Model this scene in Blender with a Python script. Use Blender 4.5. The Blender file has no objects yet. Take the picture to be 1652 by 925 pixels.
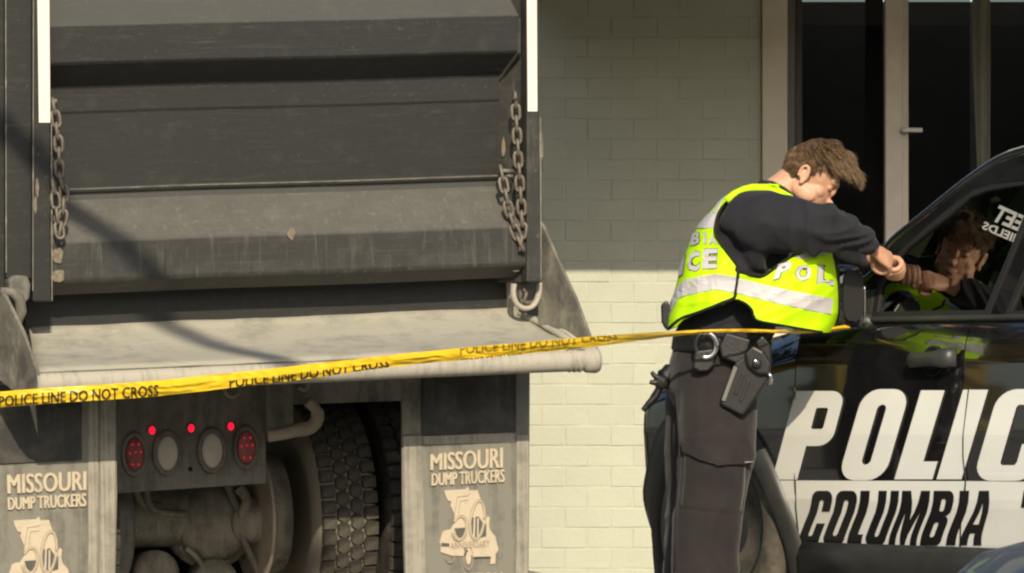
import bpy, bmesh, math, random
from mathutils import Vector, Matrix, noise
random.seed(7)
sc = bpy.context.scene
COL = sc.collection

# ------------------------------------------------------------------ camera
F, CX, YH, H = 9200.0, 826.0, 640.0, 1.035      # focal (px of the 1652 wide photo), horizon row, eye height
cam = bpy.data.cameras.new('camera'); camo = bpy.data.objects.new('camera', cam); COL.objects.link(camo)
camo.location = (0, 0, H); camo.rotation_euler = (math.pi/2, 0, 0)
cam.sensor_width = 36; cam.lens = 36*F/1652; cam.shift_y = (YH-462.5)/1652
cam.clip_start = 0.5; cam.clip_end = 2000
sc.camera = camo

# ------------------------------------------------------------------ light
SUN_EL, SUN_AZ = math.radians(31), math.radians(5)     # behind the camera, a little to its right
SUNV = Vector((math.sin(SUN_AZ)*math.cos(SUN_EL), -math.cos(SUN_AZ)*math.cos(SUN_EL), math.sin(SUN_EL)))
w = bpy.data.worlds.new('World'); sc.world = w; w.use_nodes = True
nt = w.node_tree; nt.nodes.clear()
sky = nt.nodes.new('ShaderNodeTexSky'); sky.sky_type = 'NISHITA'; sky.sun_disc = False
sky.sun_elevation = SUN_EL; sky.sun_rotation = math.pi - SUN_AZ
sky.dust_density = 2.0
bg = nt.nodes.new('ShaderNodeBackground'); bg.inputs[1].default_value = 0.125
wo = nt.nodes.new('ShaderNodeOutputWorld')
nt.links.new(sky.outputs[0], bg.inputs[0]); nt.links.new(bg.outputs[0], wo.inputs[0])
sl = bpy.data.lights.new('sun', 'SUN'); sl.energy = 4.3; sl.angle = math.radians(0.53); sl.color = (1, 0.875, 0.665)
so = bpy.data.objects.new('sun', sl); COL.objects.link(so)
so.rotation_euler = SUNV.to_track_quat('Z', 'Y').to_euler()
sc.view_settings.view_transform = 'Standard'; sc.view_settings.look = 'None'
sc.view_settings.exposure = 0.0; sc.view_settings.gamma = 1.0
sc.render.engine = 'CYCLES'
sc.cycles.use_denoising = True
sc.cycles.filter_width = 2.3
sc.cycles.max_bounces = 6

# ------------------------------------------------------------------ pixel <-> place
def P(px, py, Y):
    return Vector((Y*(px-CX)/F, Y, H-(py-YH)*Y/F))
CAM = Vector((0, 0, H))
def ray(px, py):
    return Vector(((px-CX)/F, 1, -(py-YH)/F))

# ------------------------------------------------------------------ materials
def newmat(name):
    m = bpy.data.materials.new(name); m.use_nodes = True
    n = m.node_tree; b = n.nodes['Principled BSDF']
    return m, n, b
def N(n, t, **kw):
    x = n.nodes.new(t)
    for k, v in kw.items(): setattr(x, k, v)
    return x
def noise_fac(n, scale=(1, 1, 1), sc_=5, det=5, rough=0.6, lo=0.4, hi=0.6, dist=0.0, coord='Object'):
    tc = N(n, 'ShaderNodeTexCoord'); mp = N(n, 'ShaderNodeMapping'); mp.inputs['Scale'].default_value = scale
    nz = N(n, 'ShaderNodeTexNoise'); nz.inputs['Scale'].default_value = sc_; nz.inputs['Detail'].default_value = det
    nz.inputs['Roughness'].default_value = rough; nz.inputs['Distortion'].default_value = dist
    mr = N(n, 'ShaderNodeMapRange'); mr.inputs[1].default_value = lo; mr.inputs[2].default_value = hi
    src = N(n, 'ShaderNodeNewGeometry').outputs['Position'] if coord == 'World' else tc.outputs[coord]
    n.links.new(src, mp.inputs[0]); n.links.new(mp.outputs[0], nz.inputs[0]); n.links.new(nz.outputs[0], mr.inputs[0])
    return mr.outputs[0], nz.outputs[0]
def mix(n, fac, a, b):
    m = N(n, 'ShaderNodeMix', data_type='RGBA')
    for i, v in ((0, fac), (6, a), (7, b)):
        if isinstance(v, bpy.types.NodeSocket): n.links.new(v, m.inputs[i])
        elif i == 0: m.inputs[0].default_value = v
        else: m.inputs[i].default_value = (*v, 1)
    return m.outputs[2]
def math_(n, op, a, b):
    m = N(n, 'ShaderNodeMath', operation=op)
    for i, v in enumerate((a, b)):
        if isinstance(v, bpy.types.NodeSocket): n.links.new(v, m.inputs[i])
        else: m.inputs[i].default_value = v
    m.use_clamp = True
    return m.outputs[0]
def bump(n, b, h, strength=0.3, dist=0.01):
    bp = N(n, 'ShaderNodeBump'); bp.inputs['Strength'].default_value = strength; bp.inputs['Distance'].default_value = dist
    n.links.new(h, bp.inputs['Height']); n.links.new(bp.outputs[0], b.inputs['Normal'])
def plain(name, col, rough=0.6, metal=0.0, spec=0.5, vary=0.15, vs=8, bmp=0.0, bs=200, coat=0.0):
    m, n, b = newmat(name)
    f, _ = noise_fac(n, sc_=vs, lo=0.3, hi=0.7)
    c = mix(n, f, tuple(x*(1-vary) for x in col), tuple(min(1, x*(1+vary)) for x in col))
    n.links.new(c, b.inputs['Base Color'])
    b.inputs['Roughness'].default_value = rough; b.inputs['Metallic'].default_value = metal
    b.inputs['Specular IOR Level'].default_value = spec; b.inputs['Coat Weight'].default_value = coat
    if bmp:
        _, h = noise_fac(n, sc_=bs, det=3); bump(n, b, h, bmp, 0.004)
    return m
def dusty(name, base, dust, amt=0.3, stre=(14, 14, 1.5), rough=0.55, speck=0.15, spec=0.4, patch=6.0, settle=0.0, bmp_=0.22, blot=1.0):
    """painted steel under blotches, streaks and specks of dried dust"""
    m, n, b = newmat(name)
    f1, h1 = noise_fac(n, sc_=patch, det=8, rough=0.72, lo=0.66-amt*0.5, hi=1.06-amt*0.5, dist=0.1)
    f2, h2 = noise_fac(n, scale=stre, sc_=1.6, det=6, rough=0.7, lo=0.72-amt*0.4, hi=1.05-amt*0.4)
    f3, h3 = noise_fac(n, sc_=45, det=4, rough=0.7, lo=0.64, hi=0.75)
    f = math_(n, 'ADD', math_(n, 'MULTIPLY', f1, blot), f2)
    if blot < 1:                                        # long faint scuffs and a few bright scratches
        g1, _ = noise_fac(n, scale=(1.2, 1.2, 34), sc_=2.4, det=5, rough=.65, lo=.56, hi=.80); g2, _ = noise_fac(n, scale=(2.0, 2.0, 70), sc_=3.1, det=3, lo=.69, hi=.74, dist=.4)
        f = math_(n, 'ADD', f, math_(n, 'ADD', math_(n, 'MULTIPLY', g1, .22), math_(n, 'MULTIPLY', g2, .5)))
    f = math_(n, 'ADD', f, math_(n, 'MULTIPLY', f3, speck))
    f = math_(n, 'ADD', f, amt*0.25)
    if settle:                                          # dust lies on what faces up
        gm = N(n, 'ShaderNodeNewGeometry'); sx = N(n, 'ShaderNodeSeparateXYZ'); n.links.new(gm.outputs['Normal'], sx.inputs[0])
        up_ = math_(n, 'MULTIPLY', sx.outputs[2], settle)
        f = math_(n, 'ADD', f, math_(n, 'MULTIPLY', up_, math_(n, 'ADD', 0.55, h1)))
    n.links.new(mix(n, f, base, dust), b.inputs['Base Color'])
    rr = N(n, 'ShaderNodeMapRange'); rr.inputs[3].default_value = rough; rr.inputs[4].default_value = 0.95
    n.links.new(f, rr.inputs[0]); n.links.new(rr.outputs[0], b.inputs['Roughness'])
    b.inputs['Specular IOR Level'].default_value = spec
    bump(n, b, h3, bmp_, 0.006)
    return m
def emit(name, col, s):
    m, n, b = newmat(name)
    b.inputs['Base Color'].default_value = (*col, 1); b.inputs['Emission Color'].default_value = (*col, 1)
    b.inputs['Emission Strength'].default_value = s
    return m

# ------------------------------------------------------------------ object helpers
def thing(name, label, cat, loc=(0, 0, 0), group=None, mat=None):
    o = bpy.data.objects.new(name, None); COL.objects.link(o); o.empty_display_size = 0.1
    if mat is not None: o.matrix_world = mat
    else: o.location = loc
    o['label'] = label; o['category'] = cat
    if group: o['group'] = group
    return o
def tag(o, label, cat, group=None):
    o['label'] = label; o['category'] = cat
    if group: o['group'] = group
    return o
class MB:
    def __init__(s): s.v = []; s.f = []
    def add(s, v, f):
        k = len(s.v); s.v += [tuple(x) for x in v]; s.f += [tuple(i+k for i in q) for q in f]; return s
    def box(s, a, b):
        x0, y0, z0 = a; x1, y1, z1 = b
        return s.add([(x0,y0,z0),(x1,y0,z0),(x1,y1,z0),(x0,y1,z0),(x0,y0,z1),(x1,y0,z1),(x1,y1,z1),(x0,y1,z1)],
                     [(0,3,2,1),(4,5,6,7),(0,1,5,4),(1,2,6,5),(2,3,7,6),(3,0,4,7)])
    def prism(s, front, back):
        n = len(front)
        return s.add(list(front)+list(back), [tuple(range(n)), tuple(range(2*n-1, n-1, -1))] +
                     [(i, n+i, n+(i+1) % n, (i+1) % n) for i in range(n)])
    def grid(s, rows):
        n, m = len(rows), len(rows[0])
        return s.add([p for r in rows for p in r],
                     [(i*m+j, i*m+j+1, (i+1)*m+j+1, (i+1)*m+j) for i in range(n-1) for j in range(m-1)])
    def loft(s, rings, caps=True):
        n, m = len(rings), len(rings[0])
        f = [(i*m+j, i*m+(j+1) % m, (i+1)*m+(j+1) % m, (i+1)*m+j) for i in range(n-1) for j in range(m)]
        if caps: f += [tuple(range(m-1, -1, -1)), tuple(range((n-1)*m, n*m))]
        return s.add([p for r in rings for p in r], f)
    def tube(s, pts, r, n=10, caps=True, closed=False):
        pts = [Vector(p) for p in pts]
        rs = r if isinstance(r, list) else [r]*len(pts)
        k = len(pts); rings = []; ref = None
        for i, p in enumerate(pts):
            if closed: t = pts[(i+1) % k]-pts[i-1]
            else: t = pts[min(i+1, k-1)]-pts[max(i-1, 0)]
            t.normalize()
            if ref is None: ref = Vector((0, 0, 1)) if abs(t.z) < 0.9 else Vector((1, 0, 0))
            a = (ref - t*ref.dot(t)).normalized(); ref = a; b = t.cross(a)
            q = rs[i]; ra, rb = q if isinstance(q, tuple) else (q, q)
            rings.append([p+a*ra*math.cos(2*math.pi*j/n)+b*rb*math.sin(2*math.pi*j/n) for j in range(n)])
        if closed: rings.append(rings[0])
        return s.loft(rings, caps and not closed)
    def lathe(s, c, axis, prof, n=32):
        """prof: (distance along axis, radius)"""
        c = Vector(c); ax = Vector(axis).normalized()
        a = ax.orthogonal().normalized(); b = ax.cross(a)
        return s.loft([[c+ax*d+(a*math.cos(2*math.pi*j/n)+b*math.sin(2*math.pi*j/n))*r for j in range(n)] for d, r in prof])
    def ellipsoid(s, c, ax, n=16, m=10):
        c = Vector(c); A, B, Cc = [Vector(x) for x in ax]
        rings = []
        for i in range(m+1):
            t = math.pi*(0.02+0.96*i/m)
            rings.append([c+Cc*math.cos(t)+(A*math.cos(2*math.pi*j/n)+B*math.sin(2*math.pi*j/n))*math.sin(t) for j in range(n)])
        return s.loft(rings)
    def build(s, name, mat, parent=None, smooth=False, bevel=0.0, solid=0.0, seg=2, fix=True):
        me = bpy.data.meshes.new(name); me.from_pydata(s.v, [], s.f); me.update()
        if fix:
            bm = bmesh.new(); bm.from_mesh(me); bmesh.ops.recalc_face_normals(bm, faces=bm.faces); bm.to_mesh(me); bm.free()
        return link(name, me, mat, parent, smooth, bevel, solid, seg)
def link(name, me, mat, parent=None, smooth=False, bevel=0.0, solid=0.0, seg=2):
    if mat is not None and not me.materials: me.materials.append(mat)
    if smooth:
        for p in me.polygons: p.use_smooth = True
    o = bpy.data.objects.new(name, me); COL.objects.link(o)
    if parent: o.parent = parent
    if solid:
        q = o.modifiers.new('solid', 'SOLIDIFY'); q.thickness = solid; q.offset = 0
    if bevel:
        q = o.modifiers.new('bevel', 'BEVEL'); q.width = bevel; q.segments = seg; q.limit_method = 'ANGLE'
        q.angle_limit = math.radians(35); q.harden_normals = False
    return o
def eval_mesh(o):
    dg = bpy.context.evaluated_depsgraph_get(); e = o.evaluated_get(dg)
    me = bpy.data.meshes.new_from_object(e); return me
def flat_text(body, off=0.0, res=3, shear=0.0):
    c = bpy.data.curves.new('t', 'FONT'); c.body = body; c.offset = off; c.resolution_u = res; c.shear = shear
    return _curve_flat(c)
def flat_poly(polys):
    c = bpy.data.curves.new('p', 'CURVE'); c.dimensions = '2D'; c.fill_mode = 'BOTH'
    for pl in polys:
        s = c.splines.new('POLY'); s.points.add(len(pl)-1); s.use_cyclic_u = True
        for q, p in zip(s.points, pl): q.co = (p[0], p[1], 0, 1)
    return _curve_flat(c, norm=False)
def _curve_flat(c, norm=True):
    o = bpy.data.objects.new('tmp', c); COL.objects.link(o); bpy.context.view_layer.update()
    me = eval_mesh(o)
    v = [(x.co.x, x.co.y) for x in me.vertices]; f = [tuple(p.vertices) for p in me.polygons]
    bpy.data.objects.remove(o); bpy.data.meshes.remove(me); bpy.data.curves.remove(c)
    if norm:
        x0 = min(a for a, _ in v); x1 = max(a for a, _ in v); y0 = min(b for _, b in v); y1 = max(b for _, b in v)
        v = [((a-x0)/(x1-x0), (b-y0)/(y1-y0)) for a, b in v]
    return v, f
def bold_text(body, dx, res=3):
    """heavier lettering: three copies of the outline, a hair apart in x and in depth; returns (x, y, layer)"""
    v, f = flat_text(body, 0.0, res); n = len(v); V, Fc = [], []
    for k, s in enumerate((0, -dx, dx)):
        V += [((a+s+dx)/(1+2*dx), b, k) for a, b in v]; Fc += [tuple(i+k*n for i in q) for q in f]
    return V, Fc
def slice_flat(vf, n, axis=1):
    v, f = vf; bm = bmesh.new(); bv = [bm.verts.new((a, b, 0)) for a, b in v]
    for q in f:
        try: bm.faces.new([bv[i] for i in q])
        except ValueError: pass
    lo = min(p[axis] for p in v); hi = max(p[axis] for p in v)
    for i in range(1, n):
        co = [0, 0, 0]; co[axis] = lo+(hi-lo)*i/n; no = [0, 0, 0]; no[axis] = 1
        bmesh.ops.bisect_plane(bm, geom=bm.verts[:]+bm.edges[:]+bm.faces[:], plane_co=co, plane_no=no)
    bm.verts.index_update()
    out = ([(x.co.x, x.co.y) for x in bm.verts], [tuple(y.index for y in q.verts) for q in bm.faces]); bm.free()
    return out
def quad_map(tl, tr, br, bl):
    """unit square (y up) -> photo pixels"""
    def m(x, y):
        a = [tl[i]*(1-x)*y+tr[i]*x*y+br[i]*x*(1-y)+bl[i]*(1-x)*(1-y) for i in (0, 1)]
        return a
    return m
def sheet(name, vf, fn, mat, parent=None, solid=0.0):
    v, f = vf
    mb = MB(); mb.add([fn(*p) for p in v], f)
    return mb.build(name, mat, parent, solid=solid)
def lerp_list(tab, x):
    if x <= tab[0][0]: return tab[0][1]
    for (a, u), (b, w_) in zip(tab, tab[1:]):
        if x <= b: return u+(w_-u)*(x-a)/(b-a)
    return tab[-1][1]
def catmull(pts, k):
    """smooth interpolation of equal length tuples"""
    out = []; n = len(pts)
    for i in range(n-1):
        p0, p1, p2, p3 = pts[max(i-1, 0)], pts[i], pts[i+1], pts[min(i+2, n-1)]
        for j in range(k):
            t = j/k
            out.append(tuple(0.5*(2*b+(c-a)*t+(2*a-5*b+4*c-d)*t*t+(3*b-a-3*c+d)*t**3) for a, b, c, d in zip(p0, p1, p2, p3)))
    out.append(tuple(pts[-1])); return out
# ================================================================== materials of the place
M = {}
def brick_paint(name, col):
    m, n, b = newmat(name)
    f, _ = noise_fac(n, sc_=3, det=6, lo=0.35, hi=0.7, coord='World')
    oi = N(n, 'ShaderNodeObjectInfo')
    c = mix(n, f, tuple(x*0.93 for x in col), tuple(x*1.04 for x in col))
    c2 = mix(n, math_(n, 'MULTIPLY', oi.outputs['Random'], 0.22), c, tuple(x*0.78 for x in col))
    n.links.new(c2, b.inputs['Base Color']); b.inputs['Roughness'].default_value = 0.75
    _, h = noise_fac(n, sc_=38, det=5, coord='World'); bump(n, b, h, 0.5, 0.005)
    return m
M['brick'] = brick_paint('pale green painted brick', (0.535, 0.55, 0.445))
M['mortar'] = plain('painted mortar', (0.51, 0.525, 0.425), 0.85, bmp=0.4, bs=120)
M['frame'] = plain('door frame paint', (0.74, 0.66, 0.53), 0.5, vary=0.08, vs=3)
M['frame_grey'] = plain('door frame grey', (0.14, 0.14, 0.12), 0.5)
M['frame_white'] = plain('door stile pale paint', (0.78, 0.68, 0.60), 0.45, vary=0.08)
M['stile_dark'] = plain('dark brown stile', (0.06, 0.052, 0.042), 0.5)
M['curtain'] = plain('curtain cloth', (0.20, 0.19, 0.15), 0.9)
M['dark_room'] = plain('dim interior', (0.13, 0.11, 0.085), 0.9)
M['chrome'] = plain('polished chrome', (0.8, 0.78, 0.74), 0.12, 1.0, vary=0.03)
M['concrete'] = plain('concrete', (0.30, 0.29, 0.26), 0.9, vary=0.2, vs=4, bmp=0.3, bs=80)
M['asphalt'] = plain('worn pale paving', (0.19, 0.185, 0.165), 0.9, vary=0.3, vs=30, bmp=0.5, bs=150)
M['glint_pale'] = plain('pale tone for a glint', (0.9, 0.86, 0.82), 0.35, vary=0.03)  # near white, so the handle keeps a glint though it stands in shade
def glass_mat(name, tint=(0.5, 0.52, 0.5), ior=1.5, gl=1.0):
    m, n, b = newmat(name); n.nodes.remove(b)
    tr = N(n, 'ShaderNodeBsdfTransparent'); tr.inputs[0].default_value = (*tint, 1)
    g = N(n, 'ShaderNodeBsdfGlossy'); g.inputs['Roughness'].default_value = 0.01; g.inputs[0].default_value = (gl, gl, gl, 1)
    fr = N(n, 'ShaderNodeFresnel'); fr.inputs[0].default_value = ior
    mx = N(n, 'ShaderNodeMixShader'); n.links.new(fr.outputs[0], mx.inputs[0])
    n.links.new(tr.outputs[0], mx.inputs[1]); n.links.new(g.outputs[0], mx.inputs[2])
    n.links.new(mx.outputs[0], n.nodes['Material Output'].inputs[0])
    return m
M['shop_glass'] = glass_mat('shop glass', (0.55, 0.56, 0.55), 1.3)

# ================================================================== ground (never in frame, but it carries everything)
YW = 27.0
TY = math.radians(20.0)
_r, _p = math.radians(2.5), math.radians(4.3)
u0 = Vector((math.cos(TY), math.sin(TY), 0)); v0 = Vector((math.sin(TY), -math.cos(TY), 0)); z0 = Vector((0, 0, 1))
wa = z0*math.cos(_p)+v0*math.sin(_p); va = v0*math.cos(_p)-z0*math.sin(_p)
ua = u0*math.cos(_r)+wa*math.sin(_r); wa = wa*math.cos(_r)-u0*math.sin(_r)
TORG = P(455, 290, 23.6) - wa*1.93
TM = Matrix(((ua.x, -va.x, wa.x, TORG.x), (ua.y, -va.y, wa.y, TORG.y), (ua.z, -va.z, wa.z, TORG.z), (0, 0, 0, 1)))
TMI = TM.inverted()
GZ = 0.188
def ground_z(x, y):
    t = (TORG - Vector((x, y, 0))).dot(wa)/wa.z          # truck's own tilted lane
    t = max(-0.45, min(0.7, t))
    k = max(0, min(1, (x+0.35)/0.6)); k = k*k*(3-2*k)
    zz = t*(1-k)+GZ*k
    n = max(0, min(1, (y-8)/10))
    return zz*n-0.02*(1-n)
xs = [-400, -120, -60, -30, -15, -8, -5, -4] + [-3+0.15*i for i in range(28)] + [1.5, 2.5, 4, 7, 12, 25, 60, 120, 400]
ys = [-400, -120, -50, -20, -8, 0, 5, 8] + [9+i for i in range(9)] + [18+0.5*i for i in range(25)] + [32, 36, 45, 70, 150, 500]
mb = MB(); mb.grid([[(x, y, ground_z(x, y)) for x in xs] for y in ys])
g = mb.build('ground', M['asphalt'], smooth=True); g['kind'] = 'structure'

# ================================================================== brick shop front
bld = thing('shop_building', 'pale green painted brick shop wall with dark glass doors behind the officer', 'building', (0.4, YW, GZ))
BO = Vector((0.4, YW, GZ))
def WB(px, py, dy=0.0):
    return P(px, py, YW) + Vector((0, dy, 0)) - BO
S = YW/F
CH, BW = 33.0, 74.0                       # course and brick spacing in photo pixels on the wall plane
wall_left, wall_right = 662.0, 1228.0
base_px = YH+(H-GZ)/S+4
mb = MB()
a = WB(wall_left, base_px, 0.006); b_ = WB(wall_right, -60, 0.006)
mb.box((a.x, 0.0034, a.z), (b_.x, 0.25, b_.z))
wall = mb.build('wall', M['mortar'], bld)
bw, bh = (BW-2.2)*S, (CH-2.0)*S
def brick_mesh(w_, h_, d=0.05, c=0.0024):
    bm = bmesh.new(); bmesh.ops.create_cube(bm, size=1)
    for v in bm.verts: v.co = Vector((v.co.x*w_, v.co.y*d, v.co.z*h_))
    e = [e for e in bm.edges if all(v.co.y < 0 for v in e.verts)]
    bmesh.ops.bevel(bm, geom=e, offset=c, segments=2, affect='EDGES', profile=0.5)
    me = bpy.data.meshes.new('brick'); bm.to_mesh(me); bm.free(); me.materials.append(M['brick']); return me
bme = [brick_mesh(bw, bh), brick_mesh(bw*0.995, bh*0.985, c=0.0034), brick_mesh(bw*1.006, bh*1.01, c=0.003)]
hme = {}
stuff = MB(); nb = 0
row = 0
y = 456.0-CH*16
while y < base_px:
    cy = y+CH/2; k = round((y-456)/CH)
    off = 947.0 if k % 2 == 0 else 985.0
    x = off-BW*math.ceil((off-wall_left)/BW)
    while x < wall_right:
        x0, x1 = max(x, wall_left), min(x+BW, wall_right)
        if x1-x0 > 8:
            ctr = WB((x0+x1)/2, cy, 0.025+0.0012+random.uniform(-0.0018, 0.0014))
            if x1 > 838 and -30 < cy < 945:
                full = x1-x0 > BW-1
                if full: me = random.choice(bme)
                else:
                    key = round(x1-x0)
                    if key not in hme: hme[key] = brick_mesh((x1-x0-2.2)*S, bh)
                    me = hme[key]
                o = bpy.data.objects.new('brick', me); COL.objects.link(o); o.parent = wall
                o.location = ctr; o.rotation_euler = (random.uniform(-.012, .012), random.uniform(-.005, .005), random.uniform(-.010, .010)); nb += 1
            else:
                hw = (x1-x0-3.4)*S/2
                stuff.box((ctr.x-hw, ctr.y-0.025, ctr.z-bh/2), (ctr.x+hw, ctr.y+0.02, ctr.z+bh/2))
        x += BW
    y += CH
so_ = stuff.build('brickwork', M['brick'], bld); so_['kind'] = 'stuff'
# side wall, upper wall, canopy
def wbox(name, x0, x1, y0, y1, d0, d1, mat, par=bld, bevel=0.0):
    a = WB(x0, y1, d0); b = WB(x1, y0, d0)
    m_ = MB(); m_.box((a.x, d0, a.z), (b.x, d1, b.z)); return m_.build(name, mat, par, bevel=bevel)
wbox('side_wall', wall_left-4, wall_left, -60, base_px, 0.02, 9, M['mortar'])
wbox('upper_wall', wall_left, 3200, -700, -62, 0.004, 0.3, M['mortar'])
zc = 2.95-GZ
m_ = MB(); m_.box((0.02-BO.x, -2.2, zc), (9, -0.004, zc+0.16)); m_.build('canopy', M['frame'], bld, bevel=0.01)
# door frame, stiles and panes
wbox('door_frame', 1229, 1270, -58, base_px, -0.03, 0.24, M['frame'], bevel=0.006)
wbox('door_frame', 1270.5, 1283, -58, base_px, 0.02, 0.22, M['frame_grey'], bevel=0.003)
wbox('door_frame', 1283.5, 1295, -58, base_px, 0.05, 0.2, M['stile_dark'], bevel=0.003)
door = wbox('glass_door', 1428, 1456, -58, base_px, 0.0, 0.08, M['frame_white'], bevel=0.006)
wbox('stile', 1456.5, 1466, -58, base_px, 0.02, 0.1, M['frame'], door)
wbox('stile', 1399, 1427.5, -58, base_px, 0.13, 0.17, M['stile_dark'], door)
wbox('pane', 1295.5, 1427, -58, base_px, 0.11, 0.118, M['shop_glass'], door)
wbox('pane', 1466.5, 1568, -58, base_px, 0.11, 0.118, M['shop_glass'])
wbox('pane', 1599, 1900, -58, base_px, 0.11, 0.118, M['shop_glass'])
wbox('door_frame', 1901, 1960, -58, base_px, -0.03, 0.24, M['frame'], bevel=0.006)
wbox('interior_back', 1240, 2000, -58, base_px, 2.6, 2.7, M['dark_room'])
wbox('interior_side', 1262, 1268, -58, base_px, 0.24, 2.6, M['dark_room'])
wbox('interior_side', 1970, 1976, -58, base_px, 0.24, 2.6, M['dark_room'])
# leaning cloth strip hung between the panes
rows = []
for i in range(24):
    py = -58+i*(base_px+58)/23
    x0 = lerp_list([(-58, 1569), (110, 1571), (190, 1574), (280, 1578), (1100, 1590)], py); x1 = 1598+0.5*math.sin(py*.02)
    rows.append([WB(x0+(x1-x0)*t, py, 0.03+0.012*math.sin(t*9+py*.004)) for t in [j/9 for j in range(10)]])
mb = MB(); mb.grid(rows); mb.build('curtain_strip', M['curtain'], bld, smooth=True, solid=0.004)
# push bar end, its glint put in as a pale colour, and its bracket
mb = MB(); mb.tube([WB(1453, 211, -0.045), WB(1462, 210.5, -0.05), WB(1487, 211, -0.05)], 0.0105, 12)
mb.build('handle', M['glint_pale'], door, smooth=True)
mb = MB(); mb.tube([WB(1456, 212, 0.0), WB(1460, 211.5, -0.04), WB(1466, 211, -0.045)], 0.013, 10)
mb.build('handle_bracket', M['frame_grey'], door, smooth=True)
# ================================================================== dump truck
DUST = (0.30, 0.275, 0.215)
M['truck_black'] = dusty('black truck paint under dust', (0.019, 0.0195, 0.0188), (0.128, 0.127, 0.112), 0.24, (3, 3, 26), 0.5, 0.7, patch=9, settle=0.66, blot=.3)
M['gate_low'] = dusty('scratched black steel', (0.026, 0.026, 0.024), (0.150, 0.146, 0.125), 0.40, (30, 30, 2.0), 0.5, 0.8, patch=9, settle=0.7, blot=.35)
M['apron'] = dusty('steel apron under pale dust', (0.19, 0.188, 0.165), (0.36, 0.345, 0.285), 0.75, (5, 9, 9), 0.6, 0.4, patch=3.2)
M['pipe'] = dusty('worn pipe under dust', (0.20, 0.19, 0.165), (0.43, 0.40, 0.33), 0.75, (26, 3, 3), 0.55, 0.6, patch=6)
M['plate'] = dusty('dusty steel plate', (0.055, 0.054, 0.05), (0.22, 0.205, 0.165), 0.6, (9, 9, 4), 0.55, 0.6)
M['under'] = dusty('mud coated chassis', (0.055, 0.052, 0.045), (0.31, 0.285, 0.23), 0.7, (10, 10, 2), 0.8, 0.4, patch=7, bmp_=0.7)
M['panel'] = dusty('dusty lamp panel', (0.04, 0.038, 0.033), (0.20, 0.19, 0.16), 0.72, (9, 9, 1.2), 0.7, 0.5)
M['flap'] = dusty('dusty rubber flap', (0.06, 0.06, 0.055), (0.235, 0.225, 0.188), 0.72, (12, 12, 1.0), 0.8, 0.6, patch=5)
M['flap_edge'] = dusty('flap edge caked with dust', (0.12, 0.115, 0.10), (0.37, 0.345, 0.285), 0.7, (60, 60, 0.8), 0.85, 0.3)
M['flap_print'] = dusty('worn raised cream flap print', (0.62, 0.525, 0.39), (0.26, 0.24, 0.195), 0.30, (16, 16, 2), 0.8, 0.6, patch=9)
M['flap_line'] = plain('print outline', (0.42, 0.35, 0.26), 0.8)
M['flap_dark'] = plain('bare rubber in print', (0.10, 0.098, 0.085), 0.8)
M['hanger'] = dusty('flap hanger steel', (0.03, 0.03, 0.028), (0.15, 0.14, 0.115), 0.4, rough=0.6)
M['white_tape'] = plain('white reflective strip', (0.86, 0.80, 0.70), 0.45, vary=0.03)
M['chain'] = plain('rusty grey chain', (0.17, 0.145, 0.115), 0.55, 0.3, vary=0.35, vs=30)
M['black_void'] = plain('flat black', (0.01, 0.01, 0.009), 0.9)
M['rubber'] = dusty('tyre rubber', (0.012, 0.012, 0.012), (0.14, 0.125, 0.1), 0.4, (6, 6, 6), 0.8, 0.3)
M['tyre_dust'] = dusty('dusty tyre wall', (0.07, 0.066, 0.058), (0.24, 0.215, 0.165), 0.9, (1.5, 30, 30), 0.85, 0.2)
M['red_lens'] = plain('red lens under dust', (0.26, 0.075, 0.07), 0.6, vary=0.3, vs=40)
M['led'] = emit('red led dot', (1.0, 0.02, 0.05), 0.28)
M['marker'] = emit('lit red marker', (1.0, 0.004, 0.03), 1.7)
M['dust_lens'] = plain('dust covered white lens', (0.50, 0.46, 0.39), 0.8)
M['hook'] = plain('tow hook paint', (0.36, 0.30, 0.235), 0.6, vary=0.2)

truck = thing('dump_truck', 'black dusty dump truck with hanging chains, mud flaps and lit red rear lamps', 'dump truck', mat=TM)
def TL(px, py, v):
    o = TMI @ CAM; d = TMI.to_3x3() @ ray(px, py)
    t = (-v-o.y)/d.y; return o+d*t                      # local (u, f, w), f = -v
def TLu(px, py, u):
    o = TMI @ CAM; d = TMI.to_3x3() @ ray(px, py)
    t = (u-o.x)/d.x; return o+d*t
def back(pts, d): return [Vector((p.x, p.y+d, p.z)) for p in pts]
def pprism(name, poly, v, depth, mat, par=truck, bevel=0.004, smooth=False):
    f = [TL(x, y, v) for x, y in poly]
    m_ = MB(); m_.prism(f, back(f, depth)); return m_.build(name, mat, par, bevel=bevel, smooth=smooth)

# ---- tailgate: folded sheet, ribs top and bottom
def W(y, v=0.0): return TL(455, y, v).z
uL = TL(58, 300, 0.0).x
prof = [(-60, .0), (-38, .0), (31, .125), (34, .13), (92, .13), (96, .122), (131, .008), (134, .004), (171, .004), (174, .0), (294, .0),
        (296, .012), (299, .014), (303, .004), (312, .012), (376, .15), (380, .155), (438, .155), (444, .148), (462, .07)]
uRec = TL(805, 220, 0.0).x; uRib = TL(837, 58, .13).x
rows = []
for py, v in prof:
    uR = uRec+(uRib-uRec)*v/.13
    rows.append([Vector((uL+(uR-uL)*i/24, -v, W(py, v))) for i in range(25)])
def dent(p):
    return Vector((p.x, p.y+0.006*noise.noise(Vector((p.x*1.7, p.z*2.5, 3))), p.z+0.003*noise.noise(Vector((p.x*1.3, 9, p.z)))))
rows = [[dent(p) for p in r] for r in rows]
mb = MB(); mb.grid(rows[:15]); gate = mb.build('tailgate', M['truck_black'], truck)
mb = MB(); mb.grid([r for r in rows[14:]]); mb.build('lower_rib', M['gate_low'], gate)
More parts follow.
